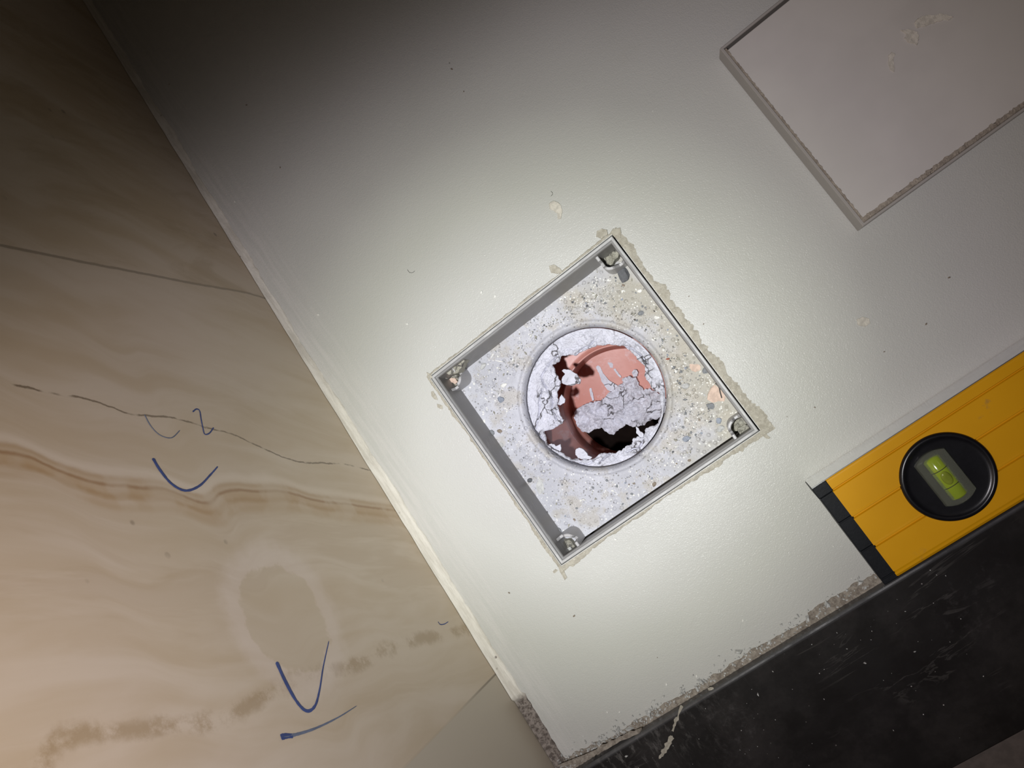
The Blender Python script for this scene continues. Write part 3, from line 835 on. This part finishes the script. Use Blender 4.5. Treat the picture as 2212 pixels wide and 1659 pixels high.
# ------------------------------------------------------------------ debris on the tray
def c1(x, y): return (900 + x / 2.765, 460 + y / 2.765)
def c2(x, y): return (900 + x / 2.765, 800 + y / 2.765)
PXM = (CAM.z - TZ) / F                                 # metres per pixel on the tray
def place_chip(name, px, wpx, hpx, rot, mat, label, cat, group=None, z=None, seed=0, flat=.45):
    p = at(*px, (TZ + .0004) if z is None else z)
    rx, ry = wpx / 2.765 * PXM / 2 * 1.15, hpx / 2.765 * PXM / 2 * 1.15
    bm = chip_bm(rx, ry, flat * min(rx, ry) * 1.3, math.radians(rot) - math.radians(36), seed)
    o = obj(name, bm, M[mat], None)
    base = TZ + .0004 if z is None else z
    o.location = (p.x, p.y, base - .0001)
    return tag(o, label, cat, group)
big = [
 (c1(1235, 370), 62, 92, 20, 'dark', 'largest dark grey stone chip on the tray, below the topmost clip'),
 (c1(1725, 940), 36, 40, 0, 'mid', 'round grey pebble near the right edge of the tray, beside a peach crumb'),
 (c1(1340, 600), 34, 26, 30, 'mid', 'grey stone chip halfway between the hole and the upper right edge'),
 (c1(505, 1113), 42, 40, 0, 'blue', 'blue-grey pebble left of the hole'),
 (c1(1805, 1240), 30, 34, 20, 'blue', 'blue-grey pebble left of the right corner clip'),
 (c1(1610, 1350), 44, 34, 25, 'blue', 'blue-grey pebble right of the hole towards the lower right edge'),
 (c1(1815, 1288), 46, 34, 15, 'pale', 'pale grey pebble just below the blue one by the right corner clip'),
 (c1(1755, 1150), 46, 36, -30, 'mid', 'grey stone below the peach plaster patch on the right of the tray'),
 (c1(1600, 1035), 50, 32, 10, 'pale', 'pale grey pebble right of the hole, level with its middle'),
 (c1(400, 915), 30, 52, -25, 'pale', 'pale grey triangular chip near the left corner clip'),
 (c2(450, 372), 34, 34, 0, 'mid', 'grey stone chip by the lower left edge, left of a brown triangle'),
 (c2(495, 362), 34, 22, -10, 'brown', 'brown triangular stone chip by the lower left edge'),
 (c2(678, 658), 34, 28, 20, 'dark', 'dark grey triangular chip low on the tray, left of a pale blob'),
 (c2(598, 635), 24, 18, 0, 'dark', 'small dark chip beside the lower left wall of the drain'),
 (c2(1418, 682), 22, 34, -30, 'brown', 'grey-brown pointed chip near the middle of the lower right edge'),
 (c2(1632, 537), 26, 18, 0, 'brown', 'tiny brown wedge of stone two thirds along the lower right edge'),
 (c2(845, 960), 40, 46, 20, 'mid', 'grey stone chip leaning on the lowest corner clip'),
 (c2(510, 445), 28, 34, 10, 'pale', 'pale pebble below left of the round hole'),
 (c2(780, 850), 24, 24, 40, 'dark', 'small dark crumb right of the lower left wall, above the lowest clip'),
 (c1(1500, 872), 24, 12, 20, 'red', 'brick red crumb right of the hole'),
 (c1(1465, 620), 14, 34, 15, 'dark', 'thin dark shard by the upper right edge of the tray'),
]
for i, (px, a, b_, r, mt, lb) in enumerate(big):
    place_chip('stone_chip', px, a, b_, r, mt, lb, 'stone chip', seed=20 + i)
crumbs = [
 (c1(1665, 915), 70, 60, 0, 'pink', 'round peach plaster patch near the right edge of the tray'),
 (c1(1790, 1080), 96, 120, 10, 'pink', 'large peach plaster patch beside the dark fibre on the tray'),
 (c1(1435, 625), 36, 20, -20, 'white', 'white plaster chip beside the thin dark shard'),
 (c1(1330, 465), 30, 22, 0, 'white', 'white oval pebble below the largest dark chip'),
 (c1(545, 735), 28, 20, 20, 'white', 'white rounded crumb near the upper left wall of the drain'),
 (c1(520, 1030), 46, 26, 15, 'white', 'white flaky crumb left of the hole near the left corner clip'),
 (c2(740, 695), 64, 100, 8, 'pale', 'broad pale grey plaster blob on the lower part of the tray'),
 (c2(400, 310), 26, 44, -15, 'white', 'white plaster chip beside the lower left wall'),
]
for i, (px, a, b_, r, mt, lb) in enumerate(crumbs):
    place_chip('plaster_crumb', px, a, b_, r, mt, lb, 'plaster crumb', seed=60 + i, flat=.10 if a > 55 else .35)
# splinters: thin white slivers
sl = [((455, 850), 60, -60, 'white plastic splinter nearest the upper left wall of the drain'), ((490, 885), 62, 10, 'white splinter lying flat beside the left part of the hole'), ((945, 445), 34, 70, 'white splinter below the topmost clip'),
      ((865, 510), 30, 60, 'short white splinter under the upper left wall, toward the top'), ((285, 965), 60, -35, 'white splinter leaning on the left corner clip'), ((495, 770), 28, 50, 'short white splinter beside the upper left wall, halfway down'), ((1085, 330), 34, 80, 'white splinter beside the topmost clip')]
for i, ((x, y), ln, r, lb) in enumerate(sl):
    place_chip('white_splinter', c1(x, y), ln, 9, -r, 'white', lb, 'splinter', seed=90 + i, flat=.6)
# small pebbles that nothing tells apart: one prototype per colour, then copies
def inside(p, m=.006):
    return m < p[0] < DR - m and -DR + m < p[1] < -m and math.hypot(p[0] - HC.x, p[1] - HC.y) > HR + .0065
protos = {}
for mt in ('mid', 'dark', 'blue', 'brown', 'pale', 'white'):
    protos[mt] = []
rnd = random.Random(11)
grp = {'mid': ('tiny mid-grey pebble among the grit on the drain tray', 'mid-grey grit pebbles on the tray'), 'dark': ('tiny dark grey pebble among the grit on the drain tray', 'dark grey grit pebbles on the tray'),
       'blue': ('tiny blue-grey pebble among the grit on the drain tray', 'blue-grey grit pebbles on the tray'), 'brown': ('tiny brown pebble among the grit on the drain tray', 'brown grit pebbles on the tray'),
       'pale': ('tiny pale grey pebble among the grit on the drain tray', 'pale grit pebbles on the tray'), 'white': ('tiny white plaster crumb among the grit on the drain tray', 'white grit crumbs on the tray')}
n = 0
while n < 150:
    x, y = rnd.uniform(.006, DR - .006), rnd.uniform(-DR + .006, -.006)
    if not inside((x, y)): continue
    if rnd.random() > .25 + .75 * (x / DR) : continue
    mt = rnd.choice(['mid', 'mid', 'dark', 'blue', 'brown', 'pale', 'pale', 'white', 'white'])
    if len(protos[mt]) < 4:
        o = obj('grit_pebble', chip_bm(.0010, .0008, .0005, rnd.uniform(0, 6), 200 + n, 1), M[mt]); protos[mt].append(o)
    else:
        o = protos[mt][rnd.randrange(4)].copy(); COL.objects.link(o)
    s = rnd.uniform(.45, 1.15); o.scale = (s, s, s); o.location = (x, y, TZ + .0002); o.rotation_euler = (0, 0, rnd.uniform(0, 6))
    zone = 'above the round hole' if y > HC.y + .030 else ('below the round hole' if y < HC.y - .030 else ('right of the round hole' if x > HC.x else 'left of the round hole'))
    zone = {'above': 'towards the upper left wall', 'below': 'towards the lower right wall', 'right': 'towards the upper right wall', 'left': 'towards the lower left wall'}[zone.split()[0]]
    tag(o, grp[mt][0].replace('among the grit on the drain tray', 'on the drain tray ' + zone), 'pebble', grp[mt][1].replace('on the tray', zone)); n += 1
# uncountable fine grit
def grit(n, fn, zf, s0, s1, seed):
    bm = bmesh.new(); r = random.Random(seed); k = 0
    while k < n:
        p = fn(r)
        if p is None: continue
        s = r.uniform(s0, s1) * (1 + 1.2 * (r.random() < .08)); z = zf(*p); a = r.uniform(0, 6)
        el = r.uniform(.6, 1.6)
        vs = []
        for j in range(4):
            t = a + j * math.pi / 2 + r.uniform(-.4, .4)
            vs.append(bm.verts.new((p[0] + s * math.cos(t) * (el if j % 2 else 1 / el), p[1] + s * math.sin(t) * (el if j % 2 else 1 / el), z - .0001)))
        tp = [bm.verts.new((v.co.x * .6 + p[0] * .4, v.co.y * .6 + p[1] * .4, z + s * r.uniform(.5, 1.0))) for v in vs]
        for j in range(4): bm.faces.new((vs[j], vs[(j + 1) % 4], tp[(j + 1) % 4], tp[j]))
        bm.faces.new(tp); k += 1
    return bm
def tray_fn(r):
    x, y = r.uniform(.004, DR - .004), r.uniform(-DR + .004, -.004)
    if not inside((x, y), .0035): return None
    e1 = min(x, -y, DR - x, DR + y)
    dens = .10 + .9 * math.exp(-e1 / .006) + .55 * (x / DR) ** 2
    if -y < .02: dens += .3 * (x / DR)
    if r.random() > dens: return None
    return (x, y)
for lb, mt, cnt, sd in (('fine white plaster grit scattered over the drain tray', 'white', 1500, 1), ('fine sandy cement grit scattered over the drain tray', 'mortar2', 1700, 2), ('fine dark grit scattered over the drain tray', 'mid', 650, 3)):
    o = obj('tray_grit', grit(cnt, tray_fn, lambda x, y: TZ + .0004, .00016, .00052, sd), M[mt])
    tag(o, lb, 'grit', kind='stuff')
# dark fibre
def tube_obj(name, pts, r, mat, label, cat, group=None):
    q = [Vector(p) for p in bez([tuple(p) for p in pts], 5)]; bm = bmesh.new(); rows = []
    for i, p in enumerate(q):
        d = (q[min(len(q) - 1, i + 1)] - q[max(0, i - 1)]).normalized(); sd = Vector((-d.y, d.x, 0)).normalized(); up = sd.cross(d)
        rows.append([tuple(p + (sd * math.cos(k * math.pi / 3) + up * math.sin(k * math.pi / 3)) * r * (.5 if i in (0, len(q) - 1) else 1)) for k in range(7)])
    strip(bm, rows); bmesh.ops.remove_doubles(bm, verts=bm.verts, dist=1e-8)
    o = obj_local(name, bm, mat, tuple(q[0]))
    return tag(o, label, cat, group)
tube_obj('dark_fibre', [at(*c2(x, y), TZ + .0024) for x, y in ((1783, 78), (1798, 90), (1808, 108), (1812, 130), (1818, 150), (1822, 166))], .00028, M['hair'], 'short dark curved fibre on the peach plaster patch in the drain', 'fibre')
tube_obj('dark_fibre', [at(x, y, .0002) for x, y in ((1190, 413), (1194, 418), (1190, 424))], .0001, M['hair'], 'tiny dark fibre on the floor tile above the plaster spot', 'fibre')
tube_obj('dark_fibre', [at(x, y, .0002) for x, y in ((880, 582), (884, 588), (891, 589), (896, 585))], .0001, M['hair'], 'tiny curled fibre on the floor tile left of the drain', 'fibre')
# rubble in the four corners
def c3(x, y): return (900 + x / 12.29, 760 + y / 12.29)
def cT(x, y): return (1220 + x / 10.055, 480 + y / 10.055)
def cB(x, y): return (1130 + x / 11.06, 1110 + y / 11.06)
def cR(x, y): return (1500 + x / 11.06, 830 + y / 11.06)
def rubble(px, z0, t, mat, label, seed, hn=.0015):
    cxm = sum(p[0] for p in px) / len(px); cym = sum(p[1] for p in px) / len(px); k = 1.18 if z0 == TZ else 1.0
    px = [(cxm + (p[0] - cxm) * k, cym + (p[1] - cym) * k) for p in px]
    o = slab('mortar_rubble', [at(*p, z0 + t) for p in px], z0, z0 + t, M[mat], amp=.0006, hn=hn, sub=5, seed=seed, fs=420)
    return tag(o, label, 'mortar rubble')
rubble([cT(830, 640), cT(920, 570), cT(1000, 540), cT(1020, 480), cT(1160, 640), cT(1120, 780), cT(1060, 830), cT(990, 900), cT(920, 880), cT(850, 760)], TZ, .009, 'mortar2', 'lump of crumbly mortar trapped behind the topmost corner clip', 31, .0022)
rubble([c3(720, 480), c3(1180, 180), c3(1275, 210), c3(1180, 430), c3(1130, 540), c3(960, 600), c3(860, 620), c3(760, 560)], TZ + .012, .010, 'mortar2', 'wedge of beige mortar stuck on the upper left wall by the left corner', 32, .0012)
rubble([c3(820, 700), c3(930, 640), c3(1060, 640), c3(1130, 760), c3(1080, 860), c3(980, 900), c3(850, 930), c3(800, 830)], TZ, .007, 'mortar2', 'broken mortar behind the left corner clip', 33, .002)
rubble([c3(860, 720), c3(930, 680), c3(1020, 700), c3(1090, 800), c3(1030, 860), c3(940, 830), c3(880, 830)], TZ + .0075, .0016, 'pink', 'pinkish brick chip lying on the mortar behind the left corner clip', 34, .0005)
rubble([c3(590, 640), c3(680, 600), c3(770, 640), c3(780, 720), c3(700, 780), c3(610, 740)], TZ + .010, .004, 'pale', 'pale grey pebble wedged in the very left corner of the drain', 35, .0006)
rubble([cB(800, 740), cB(900, 650), cB(1100, 660), cB(1180, 720), cB(1230, 900), cB(1100, 980), cB(960, 1060), cB(880, 980)], TZ, .007, 'mortar2', 'smooth yellowish mortar lump behind the lowest corner clip', 36, .0022)
rubble([cB(1010, 900), cB(1050, 810), cB(1130, 780), cB(1190, 850), cB(1150, 930), cB(1060, 950)], TZ + .007, .003, 'pale', 'grey chip on the mortar behind the lowest corner clip', 37, .0008)
rubble([cR(1060, 1060), cR(1200, 980), cR(1330, 1010), cR(1370, 1080), cR(1260, 1220), cR(1150, 1260), cR(1100, 1180)], TZ, .008, 'mid' if False else 'mortar2', 'rounded greyish mortar lump behind the right corner clip', 38, .001)
rubble([cR(900, 960), cR(1000, 870), cR(1200, 790), cR(1280, 900), cR(1160, 990), cR(1040, 1080), cR(960, 1120), cR(900, 1040)], TZ, .006, 'mortar2', 'sandy mortar fill on the inner side of the right corner clip', 39, .0014)

# ------------------------------------------------------------------ spots and crumbs on the floor tile
smear('plaster_spot', [(1186, 440), (1195, 433), (1205, 436), (1212, 445), (1216, 458), (1212, 472), (1206, 474), (1204, 462), (1196, 456), (1188, 452)], 'yellowish-white plaster spot on the tile above the drain', 'plaster spot', z=.0005, mat='plaster', seed=41)
smear('plaster_spot', [(1850, 690), (1862, 684), (1878, 688), (1880, 698), (1868, 706), (1854, 702)], 'small white plaster spot between the drain and the loose cover', 'plaster spot', z=.0004, mat='plaster', seed=42)
flo = []
rnd = random.Random(5)
fpos = [(508, 436), (688, 680), (880, 700), (1410, 240), (1040, 632), (1070, 640), (1312, 1538), (1338, 1538), (1260, 1590), (1318, 1600), (1505, 1460), (1440, 1478), (1605, 1340), (1840, 1250), (1800, 1180), (1330, 1165), (1182, 1180),
        (606, 362), (366, 182), (533, 227), (976, 150), (1002, 198), (1488, 640), (1520, 700), (1700, 900), (1760, 880), (2050, 600), (1910, 760), (2000, 700), (1240, 1330), (1100, 1280), (1420, 1420)]
fp = obj('floor_crumb', chip_bm(.0007, .0005, .0004, 0, 301, 1), M['brown']); fw = obj('floor_crumb', chip_bm(.0010, .0005, .0004, 0, 302, 1), M['white'])
used = [False, False]
for i, (x, y) in enumerate(fpos):
    k = 1 if i < 17 else 0
    src = (fp, fw)[k]
    if used[k]: o = src.copy(); COL.objects.link(o)
    else: o = src; used[k] = True
    p = at(x, y, 0); o.location = (p.x, p.y, -.00005); s = rnd.uniform(.5, 1.2); o.scale = (s, s, s); o.rotation_euler = (0, 0, rnd.uniform(0, 6))
    tag(o, ('tiny dark brown crumb lying on the pale floor tile', 'tiny white plaster crumb lying on the pale floor tile')[k], 'crumb', ('dark crumbs on the floor tile', 'white crumbs on the floor tile')[k])
# crumbs heaped along the threshold joint
def joint_fn(r):
    x = r.uniform(-.066, .13)
    if r.random() > (1.0 if x < .0 else .4): return None
    return (x, SY + abs(r.gauss(0, .0035)) + .0006)
o = obj('joint_grit', grit(420, joint_fn, lambda x, y: .0008, .0002, .0009, 8), M['pale']); tag(o, 'coarse pale crumbs caught along the joint at the dark threshold', 'grit', kind='stuff')
def stone_fn(r):
    x = r.uniform(-.05, .16); y = SY - abs(r.gauss(0, .03)) - .0015
    return (x, y) if y > -.30 else None
o = obj('threshold_grit', grit(70, stone_fn, lambda x, y: STZ, .00012, .0004, 9), M['pale']); tag(o, 'light dust specks scattered on the dark stone threshold', 'grit', kind='stuff')
for i, (px, lb) in enumerate((([(1470, 1523), (1474, 1526), (1466, 1548), (1455, 1580), (1450, 1579), (1460, 1550)], 'thin pale mortar streak running across the dark threshold from the joint'),
        ([(1448, 1590), (1456, 1594), (1446, 1612), (1432, 1632), (1424, 1640), (1428, 1624), (1440, 1604)], 'ragged pale mortar scuff lower on the dark threshold, below the thin streak'),
        ([(1200, 1655), (1240, 1640), (1300, 1610), (1350, 1588), (1385, 1572), (1388, 1577), (1345, 1600), (1290, 1628), (1240, 1653)], 'ridge of pale mortar along the threshold edge near the wall corner'),
        ([(1528, 1486), (1538, 1484), (1541, 1488), (1532, 1491)], 'tiny pale plaster fleck on the dark threshold right of the streak'))):
    smear('mortar_smear', px, lb, 'mortar smear', z=.00025, base=STZ, seed=45 + i, amp=.0012, mat='joint' if i == 2 else 'grout')

# ================================================================== LOOSE COVER
CH = .015
a0 = at(1553, 106, CH); b0 = at(1867, 488, CH)
cyT, cyB = a0.y, b0.y; cx0 = (a0.x + b0.x) / 2; cs = abs(cyT - cyB)
cover = empty('drain_cover', (cx0 + cs / 2, (cyT + cyB) / 2, 0))
tag(cover, 'square tile-insert drain cover lying loose on the floor above the spirit level', 'drain cover')
CO = Vector(cover.location)
def cpart(name, bm, mat, smooth=False, parent=None):
    bmesh.ops.translate(bm, verts=bm.verts, vec=-CO); return obj(name, bm, mat, parent or cover, smooth)
X0, X1, Y0_, Y1_ = cx0, cx0 + cs + .012, cyB, cyT
def rect_sweep(prof, wob=0.0, n=50):
    bm = bmesh.new(); sq(bm, prof, X0, X1, Y0_, Y1_, n, wob); return bm
cpart('cover_tray', rect_sweep([(.004, .0), (.0006, .0002), (.0002, .0010), (0, .003), (0, CH - .0004), (.0003, CH), (.0012, CH), (.0014, CH - .0003), (.0015, .0025), (.02, .0025)]), M['coverrim'])
bm = bmesh.new(); box(bm, X0 + .0022, X1 - .0022, Y0_ + .0034, Y1_ - .0030, .004, CH - .0002); bevel(bm, .0003)
cpart('cover_tile', bm, M['covertile'])
# grout bead in the gap on the two near sides
def bead(p0, p1, wd, z, name, nn=200, seed=0, side=(0, 0)):
    bm = bmesh.new(); rows = []
    d = Vector((p1[0] - p0[0], p1[1] - p0[1])); L = d.length; d /= L; s = Vector((side[0], side[1]))
    for i in range(nn + 1):
        t = i / nn; c = Vector(p0) + d * L * t; r = []
        w_ = wd * (1 + .35 * nz(t * 60, seed, 1) + .2 * nz(t * 200, seed, 2))
        for k in range(6):
            u = k / 5
            h = z + .0002 * nz(t * 300, u * 3, seed) - (.0010 if k in (0,) else 0) - (.0004 if nz(t * 30, 4, seed) > .35 and k < 3 else 0)
            q = c + s * w_ * u; r.append((q.x, q.y, h))
        q = c + s * w_; r.append((q.x, q.y, z - .004))
        r.insert(0, (c.x, c.y, z - .004))
        rows.append(r)
    strip(bm, rows); return bm
cpart('grout_bead', bead((X0 + .0012, Y0_ + .0015), (X0 + .0012, Y1_ - .002), .0011, CH + .0001, 'x', seed=3, side=(1, 0)), M['covergrout'])
cpart('grout_bead', bead((X0 + .0012, Y0_ + .0012), (X1 - .002, Y0_ + .0012), .0024, CH + .0002, 'x', seed=6, side=(0, 1)), M['covergrout'])
def c3b(x, y): return (1500 + x / 3.107, y / 3.107)
for i, (px, lb) in enumerate((([(1470, 150), (1500, 125), (1560, 102), (1640, 95), (1700, 98), (1740, 115), (1720, 130), (1650, 140), (1600, 152), (1540, 182), (1490, 190)], 'broad pale plaster smear'),
                 ([(1385, 205), (1430, 195), (1460, 205), (1500, 210), (1510, 240), (1495, 300), (1440, 290), (1410, 260), (1420, 230)], 'squarish pale plaster smear'),
                 ([(1300, 370), (1325, 348), (1345, 360), (1340, 400), (1348, 440), (1340, 485), (1315, 470), (1305, 430)], 'faint dotted plaster smear'))):
    o = slab('plaster_smear', [at(*c3b(*p), CH) for p in px], CH - .0003, CH + .0001 + .0003 * (i < 2), M['plaster'], amp=.0006, hn=.0002, sub=5, seed=50 + i)
    o['label'] = lb
    o.location = Vector(o.location) - CO; o.parent = cover

# ================================================================== SPIRIT LEVEL
LH = .025
l0 = at(1750, 1055, LH); l1 = at(1912, 1268, LH); l2 = at(1780, 1040, LH)
LY1 = (at(1780, 1040, LH).y + at(2212, 760, LH).y) / 2; LY0 = at(1912, 1268, LH).y; LW = LY1 - LY0
LX0 = (at(1757, 1062, LH).x + l1.x) / 2; LXc = (at(1785, 1045, LH).x + at(1942, 1248, LH).x) / 2
level = empty('spirit_level', (LX0, (LY0 + LY1) / 2, 0))
tag(level, 'yellow spirit level with black end cap and green vial, lying by the dark threshold', 'spirit level')
LO = Vector(level.location)
def lpart(name, bm, mat, smooth=False, parent=None):
    if parent is None: bmesh.ops.translate(bm, verts=bm.verts, vec=-LO)
    return obj(name, bm, mat, parent or level, smooth)
# top profile: fraction from upper edge, depth
def Yf(f): return LY1 - LW * f
g = .0010
top = [(.0, -.0008), (.008, -.0002), (.02, 0), (.092, 0), (.100, -g), (.106, -g), (.112, -.0002), (.115, 0), (.352, 0), (.362, .0003), (.370, .0003), (.378, -g), (.388, -g), (.396, 0), (.645, 0), (.655, .0003), (.663, .0003), (.671, -g), (.681, -g), (.689, 0), (.93, 0), (.945, -.0003), (.965, -.0004), (.985, -.0012), (1.0, -.0030)]
bot = [(1.0, .003), (.985, .001), (.93, .0), (.02, 0), (0, .0008)]
def body(bm, xa, xb, f0=0, f1=1, n=2):
    prof = [(Yf(f), LH + d) for f, d in top] + [(Yf(f), d) for f, d in bot]
    V = strip(bm, [[(x, *p) for p in prof + prof[:1]] for x in (xa, xb)])
XE = LX0 + .42
bm = bmesh.new(); body(bm, LXc, XE)
bmesh.ops.remove_doubles(bm, verts=bm.verts, dist=1e-7)
lpart('level_body', bm, M['yellow'])
# milled measuring edge along the upper long side
bm = bmesh.new(); box(bm, LX0 + .0004, XE, LY1 - .0002, LY1 + .0004, .0008, LH - .0009); lpart('milled_edge', bm, M['alu'])
# black end cap in stepped sections
bm = bmesh.new()
for f0, f1, dx, dz in ((.0, .105, .0, .0002), (.11, .36, .0010, -.0003), (.366, .655, .0008, -.0004), (.66, .935, .0010, -.0003), (.94, .995, .0010, -.0010)):
    b2 = bmesh.new(); box(b2, LX0 + dx * .4, LXc + .0005, Yf(f1), Yf(f0), .0006, LH + dz); bevel(b2, .0004)
    me = bpy.data.meshes.new('tmp'); b2.to_mesh(me); bm.from_mesh(me); bpy.data.meshes.remove(me); b2.free()
b2 = bmesh.new(); box(b2, LX0 + .0012, LXc + .0004, Yf(.99), Yf(.01), .0012, LH - .0012)
me = bpy.data.meshes.new('tmp'); b2.to_mesh(me); bm.from_mesh(me); bpy.data.meshes.remove(me); b2.free()
cap = lpart('end_cap', bm, M['cap']); cap['label'] = 'black ribbed end cap'
bm = bmesh.new()
for f in (.363, .658, .935): 
    b2 = bmesh.new(); box(b2, LX0 + .0006, LXc + .0003, Yf(f) - .0004, Yf(f) + .0004, LH - .001, LH + .0002); bevel(b2, .0002, 1)
    me = bpy.data.meshes.new('tmp'); b2.to_mesh(me); bm.from_mesh(me); bpy.data.meshes.remove(me); b2.free()
bmesh.ops.translate(bm, verts=bm.verts, vec=-LO)
obj('cap_rib', bm, M['cap'], cap)
# vial holder ring
vc = at(2048, 1030, LH + .0004); vr = .0201
bm = bmesh.new(); rows = []
for i in range(120):
    a = 2 * math.pi * i / 120
    rows.append([(vc.x + r * math.cos(a), vc.y + r * math.sin(a), LH + z) for r, z in ((vr + .0001, -.0008), (vr, .0002), (vr - .0005, .0012), (vr - .0016, .0015), (vr - .0022, .0012), (vr - .0026, .0008), (vr - .0034, .0006), (vr - .0042, .0005), (vr - .0105, .0005), (.00001, .0005))])
strip(bm, rows, close=True)
ring = lpart('vial_holder', bm, M['ring'], True); ring['label'] = 'round black vial holder'
# acrylic block + green vial, axis across the level, slightly turned
def c6(x, y): return (1920 + x / 7.542, 920 + y / 7.542)
va = at(*c6(690, 560), LH + .002); vb = at(*c6(1130, 1110), LH + .002)
ax = (vb - va).normalized(); ay = Vector((-ax.y, ax.x, 0)); vm = (va + vb) / 2
vm = (at(*c6(665, 500), LH + .002) + at(*c6(1190, 1180), LH + .002)) / 2
hl, hw_ = .0132, .0076
def lp(u, v, z): p = vm + ax * u + ay * v; return (p.x, p.y, z)
bm = bmesh.new(); pts = []
for k in range(13):
    t = -1 + 2 * k / 12; pts.append((hl - .0024 * t * t, hw_ * t))
for k in range(13):
    t = 1 - 2 * k / 12; pts.append((-hl + .0024 * t * t, hw_ * t))
prof = [(1.0, LH - .0010), (1.0, LH + .0012), (.93, LH + .0024), (.6, LH + .0030)]
rows = [[lp(u * (1 if j < 3 else .97), v * s, z) for j, (s, z) in enumerate(prof)] for u, v in pts]
V = strip(bm, rows, close=True)
bm.faces.new([r[-1] for r in V]); bm.faces.new([r[0] for r in V][::-1])
blk = lpart('vial_block', bm, M['acryl'], False, None); blk['label'] = 'clear acrylic vial block'
bm = bmesh.new(); rows = []
rv = .0039; zc = LH + .0010
for u, r in ((-.0108, .0), (-.0108, .0024), (-.0104, .0032), (-.0098, rv), (.0098, rv), (.0104, .0032), (.0108, .0024), (.0108, .0)):
    rows.append([lp(u, r * math.cos(2 * math.pi * i / 40), zc + .75 * max(-.0012, r * math.sin(2 * math.pi * i / 40))) for i in range(41)])
strip(bm, rows); bmesh.ops.remove_doubles(bm, verts=bm.verts, dist=1e-7)
vi = lpart('vial', bm, M['fluid'], True); vi['label'] = 'yellow-green fluid vial'
bmv = bmesh.new(); 
for u0 in (-.0042, .0042):
    R1, r1 = rv + .0001, .00016
    rows = []
    for i in range(41):
        a = 2 * math.pi * i / 40; rr = []
        for k in range(7):
            b_ = 2 * math.pi * k / 6
            rr.append(lp(u0 + r1 * math.cos(b_), (R1 + r1 * math.sin(b_)) * math.cos(a), zc + .76 * max(-.0012, (R1 + r1 * math.sin(b_)) * math.sin(a))))
        rows.append(rr)
    strip(bmv, rows)
bmesh.ops.translate(bmv, verts=bmv.verts, vec=-LO); obj('vial_line', bmv, M['hair'], vi)
bm = bmesh.new(); bmesh.ops.create_uvsphere(bm, u_segments=28, v_segments=16, radius=1)
for v in bm.verts:
    u, s, z = v.co.x * .0034, v.co.y * .0021, v.co.z * .0009
    v.co = Vector(lp(u, s, zc + .0027 + z))
bmesh.ops.translate(bm, verts=bm.verts, vec=-LO)
bub = obj('air_bubble', bm, simple('olive_bubble', (.20, .24, .03), .06), vi, True)  # bubble in its own dark olive colour
